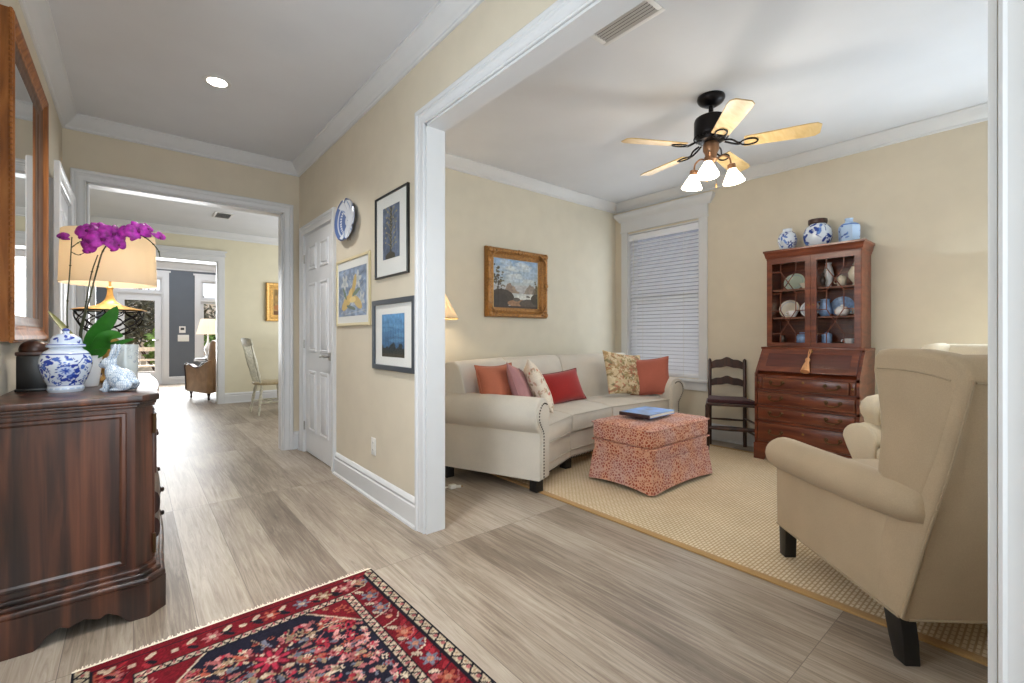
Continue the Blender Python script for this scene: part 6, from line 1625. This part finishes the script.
lathe(bm, [(r0, z0), (r1, z1), (r1 - .0025, z1), (r0 - .0025, z0)], 56, cap=False)
rings_ = None; obj('drum_shade', bm, M['shade'], tl_, 60)
bm = NB()
for k in range(3):
    a = R(120 * k + 15); tube(bm, [(.012 * math.cos(a), .012 * math.sin(a), .73), (r1 * math.cos(a), r1 * math.sin(a), .73)], .0018, 5)
tube(bm, [(0, 0, .48), (0, 0, .74)], .005, 8); lathe(bm, [(.008, .735), (.012, .75), (.004, .77)], 12); obj('shade_spider', bm, M['gold'], tl_)
lamp('console_lamp_bulb', 'POINT', LP + Vector((0, 0, .62)), (0, 0, 0), 2.6, (1, .90, .76), shadow_soft_size=.05)
# porcelain rabbit and the pale patterned vase behind it
rb = thing('rabbit_figurine', 'pale blue and white porcelain rabbit figurine at the front edge of the console', 'figurine', (-.045, 2.535, TZ + .0042), R(150))
def blob(name, balls, mat, parent, voxel=.0035):
    """one continuous smooth surface grown round overlapping ellipsoids: (centre, radii, rotation about y)"""
    bm = NB()
    for c, rad, ry in balls:
        vs = bmesh.ops.create_uvsphere(bm, u_segments=20, v_segments=14, radius=1)['verts']; m = Matrix.Rotation(R(ry), 3, 'Y')
        for v in vs: v.co = m @ Vector((v.co.x * rad[0], v.co.y * rad[1], v.co.z * rad[2])) + Vector(c)
    o = obj(name, bm, mat, parent, 80)
    md = o.modifiers.new('remesh', 'REMESH'); md.mode = 'VOXEL'; md.voxel_size = voxel; md.use_smooth_shade = True
    md = o.modifiers.new('smooth', 'SMOOTH'); md.factor = .5; md.iterations = 5
    return o
def fishnet():
    m, nt, b = new_mat('blue_scale_glaze')
    v = coords(nt, 'Object'); vo = N(nt, 'ShaderNodeTexVoronoi', feature='DISTANCE_TO_EDGE'); vo.inputs['Scale'].default_value = 150; vo.inputs['Randomness'].default_value = .35
    nt.links.new(v, vo.inputs['Vector'])
    nt.links.new(ramp(nt, [(.03, (124, 148, 178)), (.16, (214, 222, 230))], vo.outputs['Distance']), b.inputs['Base Color']); b.inputs['Roughness'].default_value = .2; b.inputs['Coat Weight'].default_value = .3
    return m
M['fishnet'] = fishnet()
# local x = forwards
blob('body', [((-.008, 0, .048), (.050, .040, .046), -20), ((.020, 0, .068), (.030, .030, .046), 15), ((.040, 0, .116), (.030, .024, .024), 20), ((.058, 0, .108), (.018, .016, .015), 10), ((-.030, .026, .026), (.032, .018, .026), 0), ((-.030, -.026, .026), (.032, .018, .026), 0),
               ((.042, .014, .018), (.012, .010, .034), -5), ((.042, -.014, .018), (.012, .010, .034), -5), ((.050, .014, .006), (.018, .010, .007), 0), ((.050, -.014, .006), (.018, .010, .007), 0), ((-.012, .030, .006), (.034, .012, .007), 0), ((-.012, -.030, .006), (.034, .012, .007), 0), ((-.060, 0, .036), (.014, .014, .014), 0),
               ((.018, .012, .160), (.010, .009, .040), -18), ((.018, -.012, .160), (.010, .009, .040), -18), ((.028, .010, .134), (.012, .010, .016), -15), ((.028, -.010, .134), (.012, .010, .016), -15)], M['fishnet'], rb, .0032)
bm = NB()
for s in (-1, 1):
    vs = bmesh.ops.create_uvsphere(bm, u_segments=8, v_segments=6, radius=.0035)['verts']
    for v in vs: v.co += Vector((.058, s * .0165, .120))
obj('eyes', bm, M['black'], rb)
pv = thing('patterned_vase', 'pale grey patterned cylinder vase standing behind the porcelain rabbit', 'vase', (-.030, 2.68, TZ))
cv = Canvas(.30, .24, 100, 60, (182, 188, 188), True); rg = random.Random(6)
for i in range(60): cv.flower(rg.uniform(0, .30), rg.uniform(.03, .22), rg.uniform(.006, .014), rg.choice([(140, 150, 160), (160, 168, 170), (126, 136, 152)]), (204, 206, 204), 5, rg.uniform(0, 2), .7)
lathe_canvas('body', cv, smooth_prof([(.040, 0), (.046, .006), (.047, .09), (.048, .186), (.047, .192), (.043, .192), (.041, .17)], 40), M['painted_gloss'], pv)

# ================================================================== DINING ROOM
cvp = Canvas(.40, .46, 50, 56, (150, 120, 70)); cvp.noise(.25, 10); cvp.ell(.28, .26, .12, .16, (70, 150, 170)); cvp.ell(.30, .30, .06, .08, (120, 190, 200)); cvp.rect(0, .40, 0, .08, (110, 74, 40)); cvp.ell(.10, .14, .1, .05, (170, 110, 60))
fnDn = lambda u, v, h: (u, YD - h, v)
picture('gilt_framed_painting', 'gold-framed painting with a blue patch on the yellow dining room wall', (2.05, YD, 1.345), fnDn, 1.73, 2.37, 1.345, 2.00, .11, .05, M['gold'], cvp, (1.85, 2.25, 1.44, 1.90), glass=False, mat_mat=M['goldliner'], prof=[(0, .004), (0, .016), (.03, .02), (.034, .03), (.06, .03), (.075, .044), (.098, .05), (.11, .04), (.11, 0), (0, 0)], cat='painting', amat=M['painted_oil'])
def windsor(label, loc, rotz):
    t = thing('windsor_chair', label, 'chair', loc, rotz)     # local: +x forwards
    bm = NB(); pol = [(.22, -.15), (.23, -.06), (.235, 0), (.23, .06), (.22, .15), (.17, .215), (.0, .225), (-.14, .20), (-.20, .13), (-.215, 0), (-.20, -.13), (-.14, -.20), (0, -.225), (.17, -.215)]
    prism(bm, pol, .415, .452, lambda u, v, d: (u, v, d), .012, 3); obj('seat', bm, M['oldseat'], t, 50)
    for sx, sy in ((1, 1), (1, -1), (-1, 1), (-1, -1)):
        bm = NB(); p0, p1 = Vector((sx * .14, sy * .14, .42)), Vector((sx * .20, sy * .205, 0))
        rs = [.014, .017, .020, .014, .021, .022, .016, .013, .020, .014, .012]; n = len(rs)
        tube(bm, [p0.lerp(p1, i / (n - 1)) for i in range(n)], rs, 10); obj('leg', bm, M['oldwhite'], t)
    for s in (1, -1):
        bm = NB(); tube(bm, [(.175, s * .178, .17), (0, s * .178, .17), (-.175, s * .178, .17)], [.010, .017, .010], 8); obj('stretcher', bm, M['oldwhite'], t)
    bm = NB(); tube(bm, [(0, -.178, .17), (0, 0, .17), (0, .178, .17)], [.010, .016, .010], 8); obj('stretcher', bm, M['oldwhite'], t)
    for s in (1, -1):
        bm = NB(); p0, p1 = Vector((-.165, s * .165, .445)), Vector((-.300, s * .215, 1.02)); rs = [.013, .016, .020, .014, .020, .021, .018, .014, .012, .013, .014]
        tube(bm, [p0.lerp(p1, i / 10) for i in range(11)], rs, 10); obj('back_post', bm, M['oldwhite'], t)
    for k in range(5):
        y = -.11 + k * .055; bm = NB(); tube(bm, [(-.175, y * .9, .445), (-.236, y * 1.05, .72), (-.292, y * 1.2, .97)], [.007, .009, .006], 7); obj('spindle', bm, M['oldwhite'], t)
    bm = NB(); q = []
    for i in range(13):
        y = -.25 + i * .5 / 12; q.append((y, .955 - .01 * math.cos(y * 12), ))
    top = [(y, z + .085 + .035 * math.cos(y * 6.28)) for y, z in q]
    prism(bm, q + top[::-1], -.010, .010, lambda y, z, d: (-.272 - (z - .93) * .25 + d + .02 * (1 - (y / .25) ** 2) * -1, y, z), .003); obj('crest_rail', bm, M['oldwhite'], t)
    return t
windsor('distressed white windsor chair nearest the hall doorway in the dining room', (1.50, 7.22, 0), R(4))
windsor('second distressed white windsor chair, half hidden by the hall doorway casing', (2.13, 7.95, 0), R(-90))
dt = thing('dining_table', 'round pale wood dining table past the windsor chairs, hidden by the doorway', 'table', (2.22, 7.02, 0))
bm = NB(); lathe(bm, [(.02, .715), (.52, .718), (.535, .728), (.535, .742), (.525, .75), (.02, .752)], 48); obj('top', bm, M['oldseat'], dt)
bm = NB(); lathe(bm, smooth_prof([(.06, .10), (.05, .16), (.09, .30), (.05, .46), (.07, .60), (.12, .715)], 30), 24); obj('pedestal', bm, M['oldwhite'], dt)
for k in range(4):
    a = R(45 + 90 * k); bm = NB(); tube(bm, curve_pts([(.03 * math.cos(a), .03 * math.sin(a), .20), (.18 * math.cos(a), .18 * math.sin(a), .12), (.34 * math.cos(a), .34 * math.sin(a), .022)], 6), [.035] * 6 + [.022] * 7, 8); obj('foot', bm, M['oldwhite'], dt)

# ================================================================== FAMILY ROOM
rc = thing('tan_recliner', 'tan leather armchair with wooden arm trim in the sunlit family room', 'armchair', (1.18, 9.64, 0), R(108.6))   # local +x forwards
fy = lambda u, v, d: (u, d, v)
bm = NB(); prism(bm, [(-.30, .12), (-.44, .60), (-.50, .92), (-.47, 1.00), (-.38, 1.02), (-.30, .96), (-.22, .60), (-.14, .40), (-.14, .12)], -.31, .31, fy, .03, 3); obj('backrest', bm, M['leather'], rc, 50)
for s in (-1, 1):
    a, b = sorted((s * .37, s * .27)); bm = NB(); prism(bm, [(-.36, .12), (.36, .12), (.37, .40), (.40, .54), (.38, .59), (.28, .60), (.08, .545), (-.10, .56), (-.28, .64), (-.42, .68)], a, b, fy, .02, 3); ar = obj('arm', bm, M['leather'], rc, 50)
    bm = NB(); tube(bm, curve_pts([(.36, s * .374, .14), (.37, s * .374, .40), (.405, s * .374, .545), (.37, s * .374, .60), (.26, s * .374, .605), (.08, s * .374, .552), (-.10, s * .374, .566), (-.28, s * .374, .645), (-.40, s * .374, .68)], 5), .011, 7); obj('arm_trim', bm, M['chairwood'], ar)
bm = NB(); box(bm, -.25, .36, -.265, .265, .14, .34, bev=.02); obj('seat_base', bm, M['leather'], rc)
bm = NB(); box(bm, -.22, .39, -.265, .265, .34, .47, bev=.04, seg=4); obj('seat_cushion', bm, M['leather'], rc, 50)
for sx, sy in ((1, 1), (1, -1), (-1, 1), (-1, -1)):
    bm = NB(); lathe(bm, [(.014, 0), (.020, .02), (.014, .05), (.024, .09), (.026, .14)], 12, (sx * .31, sy * .31, 0)); obj('leg', bm, M['chairwood'], rc)
pillow('throw_pillow', .42, .36, .14, fabric('gray_plaid', (132, 136, 142), .15, .9, 60), 'grey pillow lying on the seat of the tan leather armchair', (1.14, 9.78, .56), (R(-66), 0, R(18)))
st = thing('side_table', 'small dark side table with a lamp beyond the tan leather armchair', 'side table', (1.20, 11.4, 0))
bm = NB(); lathe(bm, [(.02, .60), (.22, .60), (.225, .612), (.22, .625), (.02, .626)], 32); obj('top', bm, M['chairwood'], st)
bm = NB(); lathe(bm, smooth_prof([(.16, 0), (.15, .02), (.04, .05), (.025, .2), (.04, .35), (.025, .5), (.06, .60)], 30), 20); obj('pedestal', bm, M['chairwood'], st)
sl2 = thing('table_lamp', 'lamp with a white pleated shade in front of the family room window', 'lamp', (1.20, 11.4, .626))
bm = NB(); lathe(bm, smooth_prof([(.07, 0), (.06, .02), (.03, .05), (.06, .14), (.07, .20), (.03, .30), (.012, .42), (.008, .62)], 30), 20); obj('base', bm, M['white_cer'], sl2)
bm = NB(); lathe(bm, [(.20, .50), (.12, .82), (.118, .82), (.198, .50)], 72, cap=False)
for i, v in enumerate(bm.verts):
    k = 1 + .02 * (1 if (i % 2) else -1); v.co.x *= k; v.co.y *= k
obj('pleated_shade', bm, M['shade_white'], sl2, 20)
lamp('family_lamp_bulb', 'POINT', (1.20, 11.4, 1.24), (0, 0, 0), 3, (1, .94, .85), shadow_soft_size=.05)
def plate(name, label, x, z, w, h, cat):
    t = thing(name, label, cat, (x, YG, z))
    bm = NB(); box(bm, -w / 2, w / 2, -.008, 0, -h / 2, h / 2, bev=.002); obj('cover_plate', bm, M['plastic'], t)
    return t
t = plate('thermostat', 'small white thermostat above the light switch on the grey family room wall', .865, 1.235, .12, .15, 'thermostat')
bm = NB(); box(bm, -.035, .035, -.011, -.007, -.01, .045); obj('display', bm, M['ventdark'], t)
t = plate('light_switch', 'white double light switch on the grey family room wall between door and window', .885, 1.04, .21, .15, 'light switch')
for u in (-.05, .05):
    bm = NB(); box(bm, u - .017, u + .017, -.013, -.007, -.035, .035, bev=.002); obj('rocker', bm, M['plastic'], t)
